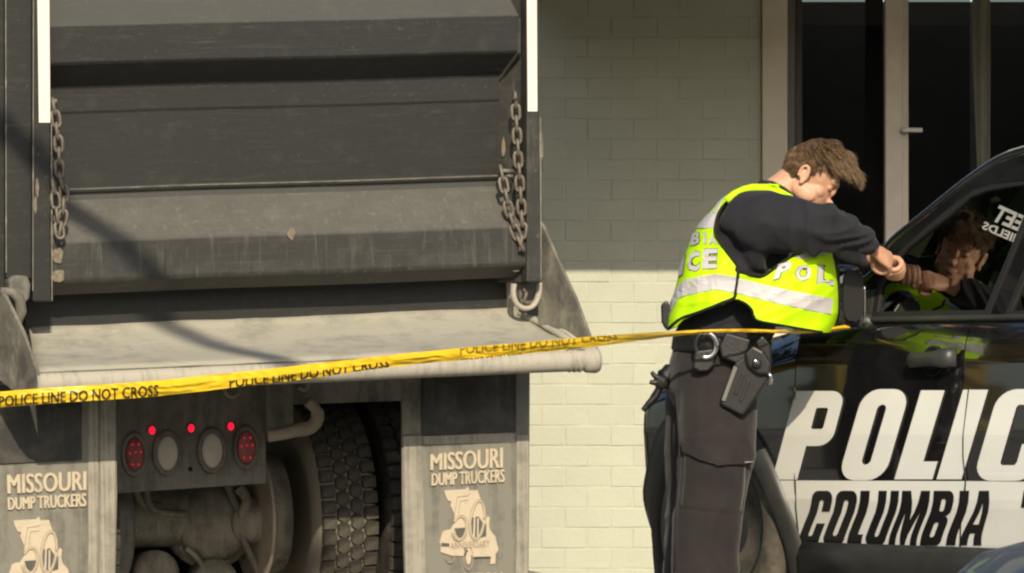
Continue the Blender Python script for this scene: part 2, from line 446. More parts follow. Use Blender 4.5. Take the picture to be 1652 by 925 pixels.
for q_ in (gate, bpy.data.objects['lower_rib']):
    bv_ = q_.modifiers.new('bend', 'BEVEL'); bv_.width = .03; bv_.segments = 5; bv_.limit_method = 'ANGLE'; bv_.angle_limit = math.radians(14)
# weld bead along the ledge and light scratch
mb = MB(); mb.tube([p+Vector((0, -0.004, 0.002)) for p in rows[11]], 0.003, 6); mb.build('weld_bead', M['plate'], gate)
# right jamb between gate and post
pts = [TL(804, -70, 0.0), TL(849, -70, .12), TL(849, 456, .12), TL(804, 456, 0.0)]
mb = MB(); mb.prism(pts, back(pts, .03)); mb.build('jamb', M['gate_low'], truck, bevel=0.003)
pts = [TL(836, 30, .132), TL(840, 30, .132), TL(840, 86, .132), TL(806, 133, .006), TL(803, 131, .006), TL(835, 86, .132)]
mb = MB(); mb.prism(pts, back(pts, .02)); mb.build('gate_end', M['gate_low'], gate)
# posts with white reflective strips
pl = pprism('corner_post', [(54, -70), (80, -70), (83, 487), (53, 487)], .17, .14, M['truck_black'], bevel=0.006)
pprism('post_face', [(9, -70), (53.5, -70), (52.5, 450), (10, 450)], .135, .3, M['truck_black'], bevel=0.006)
pprism('post_flange', [(-60, -70), (8, -70), (9, 560), (-60, 560)], .10, .3, M['truck_black'], bevel=0.006)
pprism('reflective_strip', [(59.5, -70), (79, -70), (81, 198), (63, 198)], .174, .003, M['white_tape'], pl, 0)
pr = pprism('corner_post', [(849.5, -70), (867, -70), (873.5, 455), (850, 455)], .17, .14, M['gate_low'], bevel=0.006)
pprism('reflective_strip', [(849.5, -70), (865.5, -70), (867, 180), (851.5, 180)], .174, .003, M['white_tape'], pr, 0)
pprism('side_bracket', [(868, 215), (876.5, 215), (877, 255), (869, 255)], .10, .05, M['plate'], pr, 0.003)
# worn edges and bare patches
for xa, ya, xb, yb, v in ((9, -60, 10, 440, .137), (54, -60, 53, 470, .172), (83, 200, 84, 486, .172), (872, 190, 873, 450, .172)):
    mb = MB(); n_ = 60
    mb.tube([TL(xa+(xb-xa)*i/n_, ya+(yb-ya)*i/n_, v) for i in range(n_+1)], [.0012+.0022*max(0, noise.noise(Vector((i*.45, xa, 1))))for i in range(n_+1)], 5); mb.build('worn_edge', M['pipe'], truck)
M['bare'] = plain('bare rusty primer', (0.20, 0.165, 0.115), .8, vary=.35, vs=60)
def blot(cx_, cy_, rx, ry, v, sd, par):
    pts = [(cx_+rx*(1+.45*noise.noise(Vector((math.cos(a)*1.6+sd, math.sin(a)*1.6, sd))))*math.cos(a), cy_+ry*(1+.45*noise.noise(Vector((math.cos(a)*1.6, math.sin(a)*1.6+sd, 3))))*math.sin(a)) for a in [2*math.pi*i/22 for i in range(22)]]
    sheet('bare_patch', flat_poly([pts]), lambda x, y: TL(x, y, v), M['bare'], par, solid=.001)
blot(93, 412, 9, 12, .163, 1, gate); blot(95, 446, 11, 10, .163, 4, gate); blot(833, 428, 11, 10, .122, 7, gate); blot(470, 377, 6, 9, .160, 9, gate); blot(812, 240, 3, 16, .03, 2, gate)
blot(60, 300, 2.5, 16, .171, 5, truck); blot(57, 330, 2.5, 13, .171, 6, truck)
# ---- sill under the gate and the hinge lugs
pprism('sill_panel', [(40, 466), (838, 440), (838, 530), (40, 572)], -.055, .05, M['truck_black'])
pprism('sill_end', [(821, 452), (836, 451), (838, 512), (823, 512)], -.02, .05, M['apron'])
pprism('sill_end', [(837, 452), (872, 450), (872, 516), (838, 524)], -.03, .05, M['plate'])
lug = pprism('latch_hook', [(838, 456), (871, 454), (872, 470), (866, 486), (854, 494), (842, 492), (838, 480)], .05, .04, M['plate'], bevel=0.006)
mb = MB(); mb.tube([TL(x, y, .09) for x, y in catmull([(829, 458), (828, 476), (834, 491), (848, 498), (862, 491), (869, 474), (871, 456)], 4)], [(.012, .02)]*25, 10); mb.build('latch_ring', M['pipe'], lug, smooth=True)
mb = MB(); mb.tube([TL(x, y, .10) for x, y in catmull([(845, 466), (849, 474), (846, 486), (855, 489)], 4)], .008, 8); mb.build('latch_pin', M['chain'], lug, smooth=True)
lug = pprism('latch_hook', [(14, 452), (24, 444), (46, 446), (50, 460), (48, 482), (40, 490), (16, 488)], .17, .07, M['plate'], bevel=0.010)
mb = MB(); mb.tube([TL(0, 470, .22), TL(18, 472, .22), TL(31, 482, .22), TL(34, 502, .22), TL(28, 522, .2), TL(20, 536, .18)], [.016, .02, .024, .024, .018, .012], 10)
mb.build('latch_ring', M['plate'], lug, smooth=True)
# ---- spreader apron
ap = [(512, -.058), (519, -.05), (531, .0), (546, .07), (557, .14), (564, .21), (571, .30), (577, .375), (584, .43)]
u_l = TL(48, 545, -.06).x; u_l2 = TL(62, 612, .40).x; u_r = TL(845, 500, -.06).x; u_r2 = TL(958, 580, .40).x
rows = []
for py, v in ap:
    t = (v+.06)/.46; a_, b2 = u_l+(u_l2-u_l)*t, u_r+(u_r2-u_r)*t
    rows.append([Vector((a_+(b2-a_)*i/40, -v, W(py, v)+0.004*noise.noise(Vector((i*.3, v*6, 0))))) for i in range(41)])
mb = MB(); mb.grid(rows); apron = mb.build('spreader_apron', M['apron'], truck, smooth=True, solid=0.008)
pa, pb = TL(58, 620, .425), TL(962, 581, .425)
n_ = 30
mb = MB(); mb.tube([pa+(pb-pa)*i/n_+Vector((0, 0, .002*noise.noise(Vector((i*.7, 0, 5))))) for i in range(n_+1)], 0.043, 20)
mb.build('lip_pipe', M['pipe'], apron, smooth=True)
mb = MB()
for x in (918, 926, 934): mb.lathe(TL(x, 583, .425), pb-pa, [(-.006, .04), (-.004, .0465), (.004, .0465), (.006, .04)], 20)
mb.lathe(TL(952, 582, .425), pb-pa, [(-.03, .042), (-.02, .05), (.02, .054), (.035, .048), (.036, .02)], 20)
mb.build('pipe_collar', M['pipe'], apron, smooth=True)
# small gusset ridge at right
mb = MB(); mb.tube([TL(836, 506, -.02), TL(870, 520, .06), TL(905, 541, .22), TL(940, 562, .37)], [.012, .018, .016, .01], 8); mb.build('gusset', M['apron'], apron, smooth=True)
mb = MB(); mb.tube([TL(868, 512, .05), TL(885, 518, .1), TL(915, 538, .25), TL(944, 558, .38)], [.01, .012, .009, .006], 8); mb.build('gusset', M['pipe'], apron, smooth=True)
# end plates
def plate(name, poly, x0, v0_, x1, v1_, th):
    f = [TL(x, y, v0_+(x-x0)/(x1-x0)*(v1_-v0_)) for x, y in poly]
    m_ = MB(); m_.prism(f, [p+Vector((th, 0, 0)) for p in f]); return m_.build(name, M['plate'], truck, bevel=0.003)
plate('apron_end_plate', [(-40, 455), (0, 470), (8, 478), (36, 535), (58, 596), (62, 618), (57, 634), (44, 641), (30, 638), (4, 618), (-40, 585)], 0, .22, 60, .45, .014)
plate('apron_end_plate', [(866, 352), (876, 366), (902, 425), (928, 480), (952, 545), (964, 574), (963, 588), (948, 578), (910, 550), (868, 524)], 872, .10, 966, .42, .012)
# ---- under structure
pprism('cross_member', [(40, 600), (845, 575), (845, 640), (40, 668)], -.5, .25, M['under'])
for i, (poly, hx) in enumerate((([(-70, 620), (187, 612), (189, 800), (184, 1035), (-70, 1045)], 0), ([(648, 604), (855, 596), (854, 800), (852, 1010), (655, 1018), (649, 800)], 1))):
    flap = pprism('mud_flap', poly, 0.0, .012, M['flap'], bevel=0.002)
    if hx:
        flap['label'] = 'right mud flap with sharp shadow across its top'
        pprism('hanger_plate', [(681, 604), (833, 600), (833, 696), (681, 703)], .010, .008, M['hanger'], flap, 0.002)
        pprism('hanger_frame', [(649, 598), (679, 597), (679, 700), (649, 702)], .016, .014, M['plate'], flap, 0.003)
        e1 = [(651, 704), (680, 704), (690, 1010), (656, 1010)]; e2 = [(834, 702), (853, 702), (851, 1008), (832, 1008)]
        e3 = [(682, 704), (832, 699), (832, 713), (682, 718)]
        pprism('edge_strip', e3, .005, .004, M['flap_edge'], flap, 0.001)
        tx = [(694, 733), (811, 722), (811, 755), (694, 759)]; t2 = [(696, 764), (814, 757), (814, 778), (696, 784)]
        ox, oy, k = 690, 700, 140/576
    else:
        flap['label'] = 'left mud flap crossed by a slanting shadow'
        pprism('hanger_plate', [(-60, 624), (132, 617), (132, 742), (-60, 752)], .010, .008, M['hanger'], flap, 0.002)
        e1 = [(143, 618), (159, 617), (156, 1035), (142, 1035)]; e2 = [(163, 617), (187, 616), (183, 1035), (160, 1035)]
        tx = [(11, 766), (139, 760), (139, 791), (12, 797)]; t2 = [(12, 803), (139, 796), (139, 817), (13, 823)]
        ox, oy, k = -6.5, 742.5, 150/576*0.995
    pprism('edge_strip', e1, .005, .004, M['flap_edge'], flap, 0.001); pprism('edge_strip', e2, .005, .004, M['flap_edge'], flap, 0.001)
    VP = .006
    for body, q, nm in (('MISSOURI', tx, 'lettering'), ('DUMP TRUCKERS', t2, 'lettering')):
        mp = quad_map(*q)
        v_, f_ = bold_text(body, .0085 if len(body) < 10 else .006)
        m_ = MB(); m_.add([TL(*mp(x, y), VP+.0005*k_) for x, y, k_ in v_], f_); m_.build(nm, M['flap_print'], flap, solid=.006)
    def Z(pts): return [(ox+x*k, oy+y*k) for x, y in pts]        # emblem drawn in 576 px crop units of the right flap
    def piece(nm, polys, mat, vv): sheet(nm, flat_poly([Z(p) for p in polys]), lambda x, y: TL(x, y, vv), mat, flap, solid=.003)
    piece('emblem_print', [[(108, 376), (250, 368), (268, 350), (276, 376), (330, 372), (342, 410), (350, 432), (380, 490), (386, 560), (372, 600), (330, 640), (270, 640), (230, 560), (178, 600), (175, 530), (150, 476), (158, 450), (134, 444), (118, 410)]], M['flap_print'], .004)
    piece('emblem_print', [[(150, 636), (172, 600), (180, 584), (262, 548), (330, 545), (372, 580), (400, 545), (412, 560), (406, 600), (414, 640), (448, 680), (458, 722), (470, 770), (450, 800), (448, 862), (414, 866), (420, 818), (300, 822), (262, 770), (236, 812), (160, 810), (84, 786), (86, 740), (78, 720), (98, 650), (120, 640)]], M['flap_print'], .0043)
    piece('emblem_print', [[(176, 628), (258, 622), (250, 690), (206, 690), (190, 672)], [(284, 560), (336, 548), (364, 590), (388, 600), (388, 680), (352, 690), (326, 694), (292, 660)], [(92, 724), (144, 728), (144, 750), (90, 748)]], M['flap_dark'], .0058)
    piece('emblem_print', [[(306, 552), (316, 552), (312, 690), (300, 680)], [(328, 560), (338, 560), (336, 680), (326, 684)]], M['flap_print'], .0066)
    piece('emblem_print', [[(304, 816), (416, 814), (416, 822), (304, 824)], [(240, 756), (262, 752), (256, 800), (244, 806)]], M['flap_dark'], .0058)
    def ell(cx, cy, rx, ry, sh, a0=0, a1=360, n=28):
        return [TL(ox+(cx+rx*math.cos(math.radians(a0+(a1-a0)*i/n))-sh*math.sin(math.radians(a0+(a1-a0)*i/n)))*k,
                   oy+(cy+ry*math.sin(math.radians(a0+(a1-a0)*i/n)))*k, .0075) for i in range(n+1)]
    mb = MB(); mb.tube(ell(330, 574, 46, 128, 14), .0034, 6); mb.tube(ell(212, 628, 46, 80, 8, -150, 165), .0034, 6); mb.build('emblem_digits', M['flap_print'], flap, smooth=True)
    mb = MB()
    for d in (-9, 9): mb.tube(ell(330, 574, 46+d, 128+d, 14), .0012, 4); mb.tube(ell(212, 628, 46+d, 80+d, 8, -150, 165), .0012, 4)
    mb.tube([TL(ox+x*k, oy+y*k, .0075) for x, y in [(178, 540), (196, 420), (262, 412), (278, 400)]], .0014, 4)
    mb.tube([TL(ox+x*k, oy+y*k, .0075) for x, y in [(206, 530), (214, 446), (270, 440)]], .0014, 4)
    mb.tube(ell(148, 816, 30, 42, 0, 0, 180, 12), .002, 4); mb.tube(ell(270, 830, 32, 78, 0), .0018, 4)
    mb.build('emblem_outline', M['flap_line'], flap)
    piece('emblem_print', [[(270+17*math.cos(a*.4), 826+44*math.sin(a*.4)) for a in range(16)]], M['flap_print'], .0062)
    mp = quad_map(*[(ox+x*k, oy+y*k) for x, y in [(150, 722), (412, 706), (412, 748), (150, 764)]])
    sheet('emblem_text', flat_text('ANNIVERSARY', .0), lambda x, y: TL(*mp(x, y), .0095), M['flap_line'], flap, solid=.002)
    mp = quad_map(*[(ox+x*k, oy+y*k) for x, y in [(190, 928), (494, 918), (494, 994), (190, 1004)]])
    sheet('lettering', flat_text('EDITION', .0), lambda x, y: TL(*mp(x, y), .006), M['flap_print'], flap, solid=.004)
# ---- lamp panel
VL = -.45
panel = pprism('lamp_panel', [(150, 600), (427, 592), (430, 780), (190, 796.5), (150, 798)], VL, .02, M['panel'])
mb = MB(); a_ = TL(307, 757, VL); mb.lathe(a_, (0, 1, 0), [(-.004, .001), (-.003, .010), (.001, .011)], 10); mb.build('bolt', M['black_void'], panel)
def lamp(name, px, py, rx, ry, mat, leds, label=None):
    c = TL(px, py, VL); s_ = 0.00265; rings = []
    for d, r in [(0, 1.45), (-.012, 1.42), (-.02, 1.3), (-.02, 1.12), (-.010, 1.04)]:
        rings.append([c+Vector((rx*s_*r*math.cos(2*math.pi*j/32), d, ry*s_*(r*.9+.1)*math.sin(2*math.pi*j/32))) for j in range(32)])
    m_ = MB(); m_.loft(rings); root = m_.build(name, M['panel'], truck, smooth=True)
    if label: root['label'] = label
    rings = []
    for d, r in [(-.009, 1.06), (-.016, .98), (-.022, .7), (-.025, .3), (-.025, .02)]:
        rings.append([c+Vector((rx*s_*r*math.cos(2*math.pi*j/32), d, ry*s_*r*math.sin(2*math.pi*j/32))) for j in range(32)])
    m_ = MB(); m_.loft(rings); m_.build('lens', mat, root, smooth=True)
    for x, y in leds:
        m_ = MB(); m_.lathe(c+Vector((rx*s_*x, -.0235, ry*s_*y)), (0, -1, 0), [(0, .0055), (.003, .004), (.004, .001)], 8); m_.build('led_dot', M['led'], root)
LED = [(-.62, .1), (.62, .15), (-.35, -.6), (.35, -.62), (-.3, .62), (.4, .62), (.0, .15)]
lamp('tail_lamp', 216, 733, 15, 26, M['red_lens'], LED); lamp('tail_lamp', 396, 722, 15, 26, M['red_lens'], LED)
lamp('reverse_lamp', 269, 731, 17, 27, M['dust_lens'], []); lamp('reverse_lamp', 341, 727, 17, 27, M['dust_lens'], [])
for x, y in ((245, 694.5), (308, 691), (372, 688)):
    c = TL(x, y, VL); m_ = MB(); m_.lathe(c, (0, -1, 0), [(0, .023), (.004, .022), (.004, .013)], 18); r_ = m_.build('marker_lamp', M['panel'], truck, smooth=True)
    m_ = MB(); m_.ellipsoid(c+Vector((0, -.004, 0)), ((.0125, 0, 0), (0, -.012, 0), (0, 0, .0165)), 14, 8); m_.build('lens', M['marker'], r_, smooth=True)
# ---- tow hook
pprism('hook_bracket', [(430, 606), (473, 604), (474, 697), (430, 700)], -.40, .35, M['panel'])
mb = MB(); mb.tube([TL(x, y, -.39) for x, y in catmull([(432, 704), (458, 700), (482, 694), (500, 690), (510, 680), (512, 668), (506, 656), (496, 648)], 4)],
                   [(.026, .02)]*8+[(.03, .024)]*14+[(.024, .022)]*7, 12)
mb.build('tow_hook', M['hook'], truck, smooth=True)
mb = MB(); mb.tube([TL(x, y, -.40) for x, y in catmull([(362, 628), (368, 638), (377, 640), (386, 632), (386, 620)], 4)], .009, 8); mb.build('tie_ring', M['under'], truck, smooth=True)
mb = MB(); mb.tube([TL(x, y, -.42) for x, y in catmull([(482, 624), (490, 630), (496, 624), (498, 612)], 4)], .010, 8); mb.build('tie_ring', M['under'], truck, smooth=True)
# ---- rear axle and wheels
R = .5; AF, AW = .45+R, TL(566, 842, -.45).z
def tyre_mesh(u1, u2, name, par, dust):
    c = Vector(((u1+u2)/2, AF, AW)); h = (u2-u1)/2
    prof = [(-h+.03, .27), (-h+.005, .31), (-h-.006, .37), (-h-.002, .44), (-h+.018, R-.022), (-h+.03, R-.013), (h-.03, R-.013), (h-.018, R-.022), (h+.002, .44), (h+.006, .37), (h-.005, .31), (h-.03, .27)]
    m_ = MB(); m_.lathe(c, (1, 0, 0), prof, 72); return m_.build(name, M['tyre_dust'] if dust else M['rubber'], par, smooth=True)
ti1, ti2 = TL(521, 850, -.45).x, TL(613, 850, -.45).x
wid = ti2-ti1
t_in = tyre_mesh(ti1, ti2, 'tyre', truck, True)
def hexpts(a, b, n=6): return [(a*math.cos(math.radians(60*i+30)), b*math.sin(math.radians(60*i+30))) for i in range(n)]
rowsn = 46
def block_mesh(pts, th=.016, sc_=.93):
    m_ = MB(); o_ = [Vector((x, 0, y)) for x, y in pts]
    m_.prism([Vector((x*sc_, -th, y*sc_)) for x, y in pts], [Vector((x*1.02, 0.004, y*1.02)) for x, y in pts])
    me = bpy.data.meshes.new('tread_block'); me.from_pydata(m_.v, [], m_.f)
    bm = bmesh.new(); bm.from_mesh(me); bmesh.ops.recalc_face_normals(bm, faces=bm.faces); bm.to_mesh(me); bm.free()
    me.materials.append(M['tread']); return me
M['tread'] = dusty('tread rubber', (0.022, 0.021, 0.019), (0.15, 0.13, 0.10), 0.42, (8, 8, 8), 0.8, 0.3)
M['groove'] = M['tyre_dust']
pitch = 2*math.pi*R/rowsn
cw = wid/4.15
bm_h = block_mesh([(x, y) for x, y in [(0, pitch*.60), (cw*.47, pitch*.28), (cw*.47, -pitch*.28), (0, -pitch*.60), (-cw*.47, -pitch*.28), (-cw*.47, pitch*.28)]])
bm_s = block_mesh([(-cw*.52, pitch*.40), (cw*.40, pitch*.43), (cw*.55, 0), (cw*.40, -pitch*.43), (-cw*.52, -pitch*.40)])
bm_r = block_mesh([(cw*.52, pitch*.40), (-cw*.40, pitch*.43), (-cw*.55, 0), (-cw*.40, -pitch*.43), (cw*.52, -pitch*.40)])
def blocks(u1, u2, par, individual):
    st = MB()
    for kcol in range(4):
        me = (bm_s, bm_h, bm_h, bm_r)[kcol]
        uc = (u1+u2)/2+(kcol-1.5)*cw
        for i in range(rowsn):
            a = 2*math.pi*(i+(0.5 if kcol % 2 else 0))/rowsn
            a = (a+math.pi) % (2*math.pi)-math.pi         # 0 = rearmost, + = up
            rr = R-.014
            loc = Vector((uc, AF-rr*math.cos(a), AW+rr*math.sin(a)))
            if individual and -0.62 < a < 1.35:
                o = bpy.data.objects.new('tread_block', me); COL.objects.link(o); o.parent = par; o.location = loc; o.rotation_euler = (-a, 0, 0)
            else:
                Rm = Matrix.Rotation(-a, 3, 'X')
                st.add([loc+Rm @ v.co for v in me.vertices], [tuple(p.vertices) for p in me.polygons])
    s_ = st.build('tread', M['tread'], par); s_['kind'] = 'stuff'
blocks(ti1, ti2, t_in, True)
gap = .055
t_out = tyre_mesh(ti2+gap, ti2+gap+wid, 'tyre', truck, False); blocks(ti2+gap, ti2+gap+wid, t_out, False)
uc = (TL(110, 850, 0).x+TL(750, 850, 0).x)/2
lo1 = TL(180, 850, -.6).x
mb = MB(); mb.lathe((TL(213, 850, -.75).x, AF, AW), (-1, 0, 0), [(-.01, .10), (0, .25), (.02, .285), (.05, .29), (.12, .28), (.13, .1)], 40); mb.build('brake_drum', M['panel'], truck, smooth=True)
t_l = tyre_mesh(lo1-wid, lo1, 'tyre', truck, True); blocks(lo1-wid, lo1, t_l, False)
t_l2 = tyre_mesh(lo1-2*wid-gap, lo1-wid-gap, 'tyre', truck, False); blocks(lo1-2*wid-gap, lo1-wid-gap, t_l2, False)
mb = MB(); mb.lathe((ti1+.05, AF, AW), (1, 0, 0), [(0, .29), (.02, .28), (.03, .2), (.03, .02)], 40); mb.build('wheel_rim', M['under'], truck, smooth=True)
ud = TLu(446, 852, 0).x
ud = TL(446, 852, -(AF-.30)).x
mb = MB(); mb.lathe((ud, AF, AW), (1, 0, 0), [(-.012, .29), (-.008, .305), (0, .305), (.004, .285), (.02, .27), (.09, .26), (.1, .1)], 48); mb.build('brake_drum', M['under'], truck, smooth=True)
mb = MB(); mb.lathe((ud-.003, AF, AW), (1, 0, 0), [(-.014, .297), (-.012, .308), (.0, .309), (.004, .295)], 48); mb.build('drum_rim', M['hook'], truck, smooth=True)
def T2(pts, v): return [TL(x, y, v) for x, y in pts]
axl = MB(); axl.tube([(lo1, AF+.12, AW), (lo1+.12, AF+.12, AW), (lo1+.2, AF+.12, AW), (ti1-.3, AF+.12, AW), (ti1+.05, AF+.12, AW)], [.11, .12, .135, .14, .11], 24)
axle = axl.build('rear_axle', M['under'], truck, smooth=True)
dc = TL(352, 846, -.92)
mb = MB(); mb.lathe(dc+Vector((0, .12, 0)), (-.10, -1, .0), [(-.1, .20), (0, .205), (.02, .205), (.03, .19), (.05, .165), (.10, .155), (.125, .12), (.135, .02)], 36); mb.build('differential', M['under'], axle, smooth=True)
mb = MB()
for i in range(10): mb.ellipsoid(dc+Vector((.182*math.cos(i*.628), .085, .182*math.sin(i*.628))), ((.014, 0, 0), (0, -.02, 0), (0, 0, .014)), 8, 6)
mb.build('cover_bolts', M['under'], axle, smooth=True)
mb = MB(); mb.lathe(TL(404, 838, -.93), (.25, -1, -.15), [(-.12, .085), (0, .095), (.02, .105), (.035, .105), (.045, .09), (.09, .085), (.12, .06), (.125, .02)], 24); mb.build('brake_chamber', M['under'], truck, smooth=True)
mb = MB(); mb.tube(T2(catmull([(384, 786), (398, 806), (392, 828), (404, 846), (424, 842)], 4), -.86), .024, 10); mb.build('air_hose', M['under'], truck, smooth=True)
mb = MB(); mb.tube(T2(catmull([(366, 780), (376, 806), (386, 830), (394, 872), (420, 930)], 4), -.88), .016, 8); mb.build('air_hose', M['panel'], truck, smooth=True)
mb = MB(); mb.lathe(TL(250, 925, -.95), (.1, -1, 0), [(-.1, .09), (0, .10), (.03, .10), (.05, .07), (.06, .02)], 20); mb.build('brake_chamber', M['under'], truck, smooth=True)
mb = MB(); mb.lathe(TL(345, 938, -.95), (.0, -1, -.1), [(-.1, .09), (0, .10), (.03, .10), (.05, .07), (.06, .02)], 20); mb.build('brake_chamber', M['under'], truck, smooth=True)
for i, yy in enumerate((796, 806, 816)):
    mb = MB(); q = T2([(268, yy), (330, yy-3), (330, yy+5), (268, yy+8)], -.98); mb.prism(q, back(q, .5)); mb.build('spring_leaf', M['under'], truck, bevel=0.004)
mb = MB(); mb.tube(T2(catmull([(236, 786), (240, 812), (258, 826), (300, 830)], 4), -.93), .016, 8); mb.build('air_hose', M['under'], truck, smooth=True)
mb = MB(); mb.tube(T2(catmull([(216, 782), (222, 800), (232, 812), (260, 820)], 4), -.95), .02, 8); mb.build('air_hose', M['under'], truck, smooth=True)
mb = MB(); mb.tube(T2(catmull([(300, 885), (318, 900), (330, 925), (332, 950)], 4), -.92), .012, 8); mb.build('air_hose', M['under'], truck, smooth=True)
# frame rails, bed, added black filler, front wheels and cab (ahead of the body)
def tbox(name, x0, x1, f0, f1, z0_, z1_, mat, bevel=0.01):
    m_ = MB(); m_.box((x0, f0, z0_), (x1, f1, z1_)); return m_.build(name, mat, truck, bevel=bevel)
um = (TL(3, 300, .1).x+TL(873, 300, .1).x)/2
zt = W(-130); zb = W(470)
ul, ur = TL(4, 300, .1).x, TL(872, 300, .1).x
tbox('frame_rail', um-.45, um-.37, .47, 7.4, zb-.42, zb-.14, M['under']); tbox('frame_rail', um+.37, um+.45, .47, 7.4, zb-.42, zb-.14, M['under'])
tbox('bed_floor', ul, ur, .13, 4.9, zb-.12, zb-.02, M['under'])
tbox('bed_side', ul, ul+.07, .2, 4.9, zb-.02, zt, M['truck_black']); tbox('bed_side', ur-.07, ur, -.03, 4.9, zb-.02, zt, M['truck_black'])
for i in range(6): tbox('bed_rib', ur+.001, ur+.06, .5+i*.8, .6+i*.8, zb-.02, zt, M['truck_black'])
tbox('bed_front', ul+.072, ur-.072, 4.8, 4.9, zb-.02, zt+.2, M['truck_black'])
tbox('dark_filler', um-.8, um+.62, 1.75, 6.9, .0, zb-.2, M['black_void'])  # added black block that keeps the view under the bed dark
tbox('fender', TL(560, 640, -.3).x, ur-.03, .5, 1.9, AW+.62, AW+.66, M['black_void'])
tbox('cab', um-1.05, um+1.05, 5.15, 6.8, zb-.15, zb+1.35, M['truck_black'], .08)
tbox('hood', um-.8, um+.8, 6.81, 7.9, zb-.25, zb+.35, M['truck_black'], .08)
# ---- chains
def link_mesh(L=.066, Wd=.040, r=.0075):
    pts = []
    n = 20
    for i in range(n):
        a = 2*math.pi*i/n; x = Wd/2*math.cos(a); z = Wd/2*math.sin(a)+(L/2-Wd/2)*(1 if math.sin(a) > 0 else -1 if math.sin(a) < 0 else 0)
        pts.append(Vector((x*.82, 0, z)))
    m_ = MB(); m_.tube(pts, r, 8, closed=True)
    me = bpy.data.meshes.new('chain_link'); me.from_pydata(m_.v, [], m_.f); me.materials.append(M['chain'])
    for p in me.polygons: p.use_smooth = True
    return me
LK = link_mesh()
def chain(paths):
    root = bpy.data.objects.new('tailgate_chain', None); COL.objects.link(root); root.parent = truck
    for path in paths:
        pts = [TL(x, y, v) for x, y, v in catmull(path, 12)]
        d = 0; acc = [0]
        for p, q in zip(pts, pts[1:]): d += (q-p).length; acc.append(d)
        n = max(2, int(d/.0485))
        for i in range(n+1):
            s_ = d*i/n; j = max(0, min(len(acc)-2, next((k for k in range(len(acc)-1) if acc[k+1] >= s_), len(acc)-2)))
            t = (s_-acc[j])/(acc[j+1]-acc[j]+1e-9); p = pts[j].lerp(pts[j+1], t); dr = (pts[j+1]-pts[j]).normalized()
            tw = (0.35 if i % 2 else 0.35+math.pi/2)+random.uniform(-.2, .2)
            Z_ = dr; X_ = Vector((1, 0, 0)); X_ = (X_-Z_*X_.dot(Z_)).normalized(); Y_ = Z_.cross(X_)
            Mx = Matrix((X_, Y_, Z_)).transposed() @ Matrix.Rotation(tw, 3, 'Z')
            o = bpy.data.objects.new('chain_link', LK); COL.objects.link(o); o.parent = root
            o.location = p; o.rotation_euler = Mx.to_euler()
    return root
c1 = chain([[(87, 172, .16), (92, 205, .17), (95, 240, .17), (96, 275, .18), (103, 310, .18), (102, 345, .19), (97, 372, .19)],
            [(87, 300, .17), (90, 325, .18), (92, 350, .19), (96, 372, .2)]])
c1['label'] = 'short chain bunched beside the left corner post'
c2 = chain([[(831, 162, .13), (833, 195, .14), (835, 240, .15), (838, 290, .155), (841, 330, .16), (843, 365, .165), (840, 392, .17)],
            [(809, 280, .13), (814, 305, .15), (820, 335, .16), (830, 370, .165), (840, 393, .175)]])
c2['label'] = 'long looped chain at the right corner post'
mb = MB(); mb.tube([TL(812, 283, .12), TL(828, 285, .14)], .009, 8); mb.build('chain_peg', M['chain'], truck, smooth=True)
mb = MB(); mb.tube([TL(808, 276, .02), TL(808, 276, .13), TL(812, 276, .14), TL(828, 277, .14)], .010, 10)
mb.build('chain_peg', M['chain'], truck, smooth=True)
mb = MB(); mb.tube([TL(831, 158, .08), TL(831, 158, .16)], .010, 8); mb.build('chain_peg', M['chain'], truck, smooth=True)
mb = MB(); mb.tube([TL(88, 166, -.01), TL(88, 168, .17), TL(90, 160, .17)], .008, 8); mb.build('chain_peg', M['chain'], truck, smooth=True)
# ================================================================== police SUV
def paint(name, col, rough=0.08, coat=1.0, spec=0.5):
    m, n, b = newmat(name)
    f, _ = noise_fac(n, sc_=6, det=6, lo=0.45, hi=0.8)
    n.links.new(mix(n, math_(n, 'MULTIPLY', f, 0.3), col, tuple(x+0.03 for x in col)), b.inputs['Base Color'])
    rr = N(n, 'ShaderNodeMapRange'); rr.inputs[3].default_value = rough; rr.inputs[4].default_value = rough+0.12
    n.links.new(f, rr.inputs[0]); n.links.new(rr.outputs[0], b.inputs['Roughness'])
    b.inputs['Coat Weight'].default_value = coat; b.inputs['Coat Roughness'].default_value = 0.03; b.inputs['Coat IOR'].default_value = 1.75
    b.inputs['Specular IOR Level'].default_value = spec
    _, h = noise_fac(n, sc_=2.2, det=2); bump(n, b, h, 0.05, 0.01)
    return m
M['car_black'] = paint('black car paint', (0.008, 0.008, 0.009))
M['decal_white'] = plain('white vinyl', (0.88, 0.88, 0.82), 0.28, vary=0.05, vs=3)
M['decal_black'] = plain('black vinyl', (0.012, 0.011, 0.012), 0.3)
M['sticker'] = plain('faded white sticker', (0.34, 0.34, 0.31), 0.5)
M['trim'] = plain('satin black trim', (0.035, 0.036, 0.034), 0.42, vary=0.2, vs=12)
M['seal'] = plain('rubber seal', (0.012, 0.012, 0.012), 0.6)
M['steel_wheel'] = plain('black steel wheel', (0.03, 0.03, 0.03), 0.45, 0.3)
M['tyre_car'] = dusty('car tyre', (0.016, 0.016, 0.015), (0.16, 0.14, 0.105), 0.6, (3, 3, 3), 0.75, 0.2)
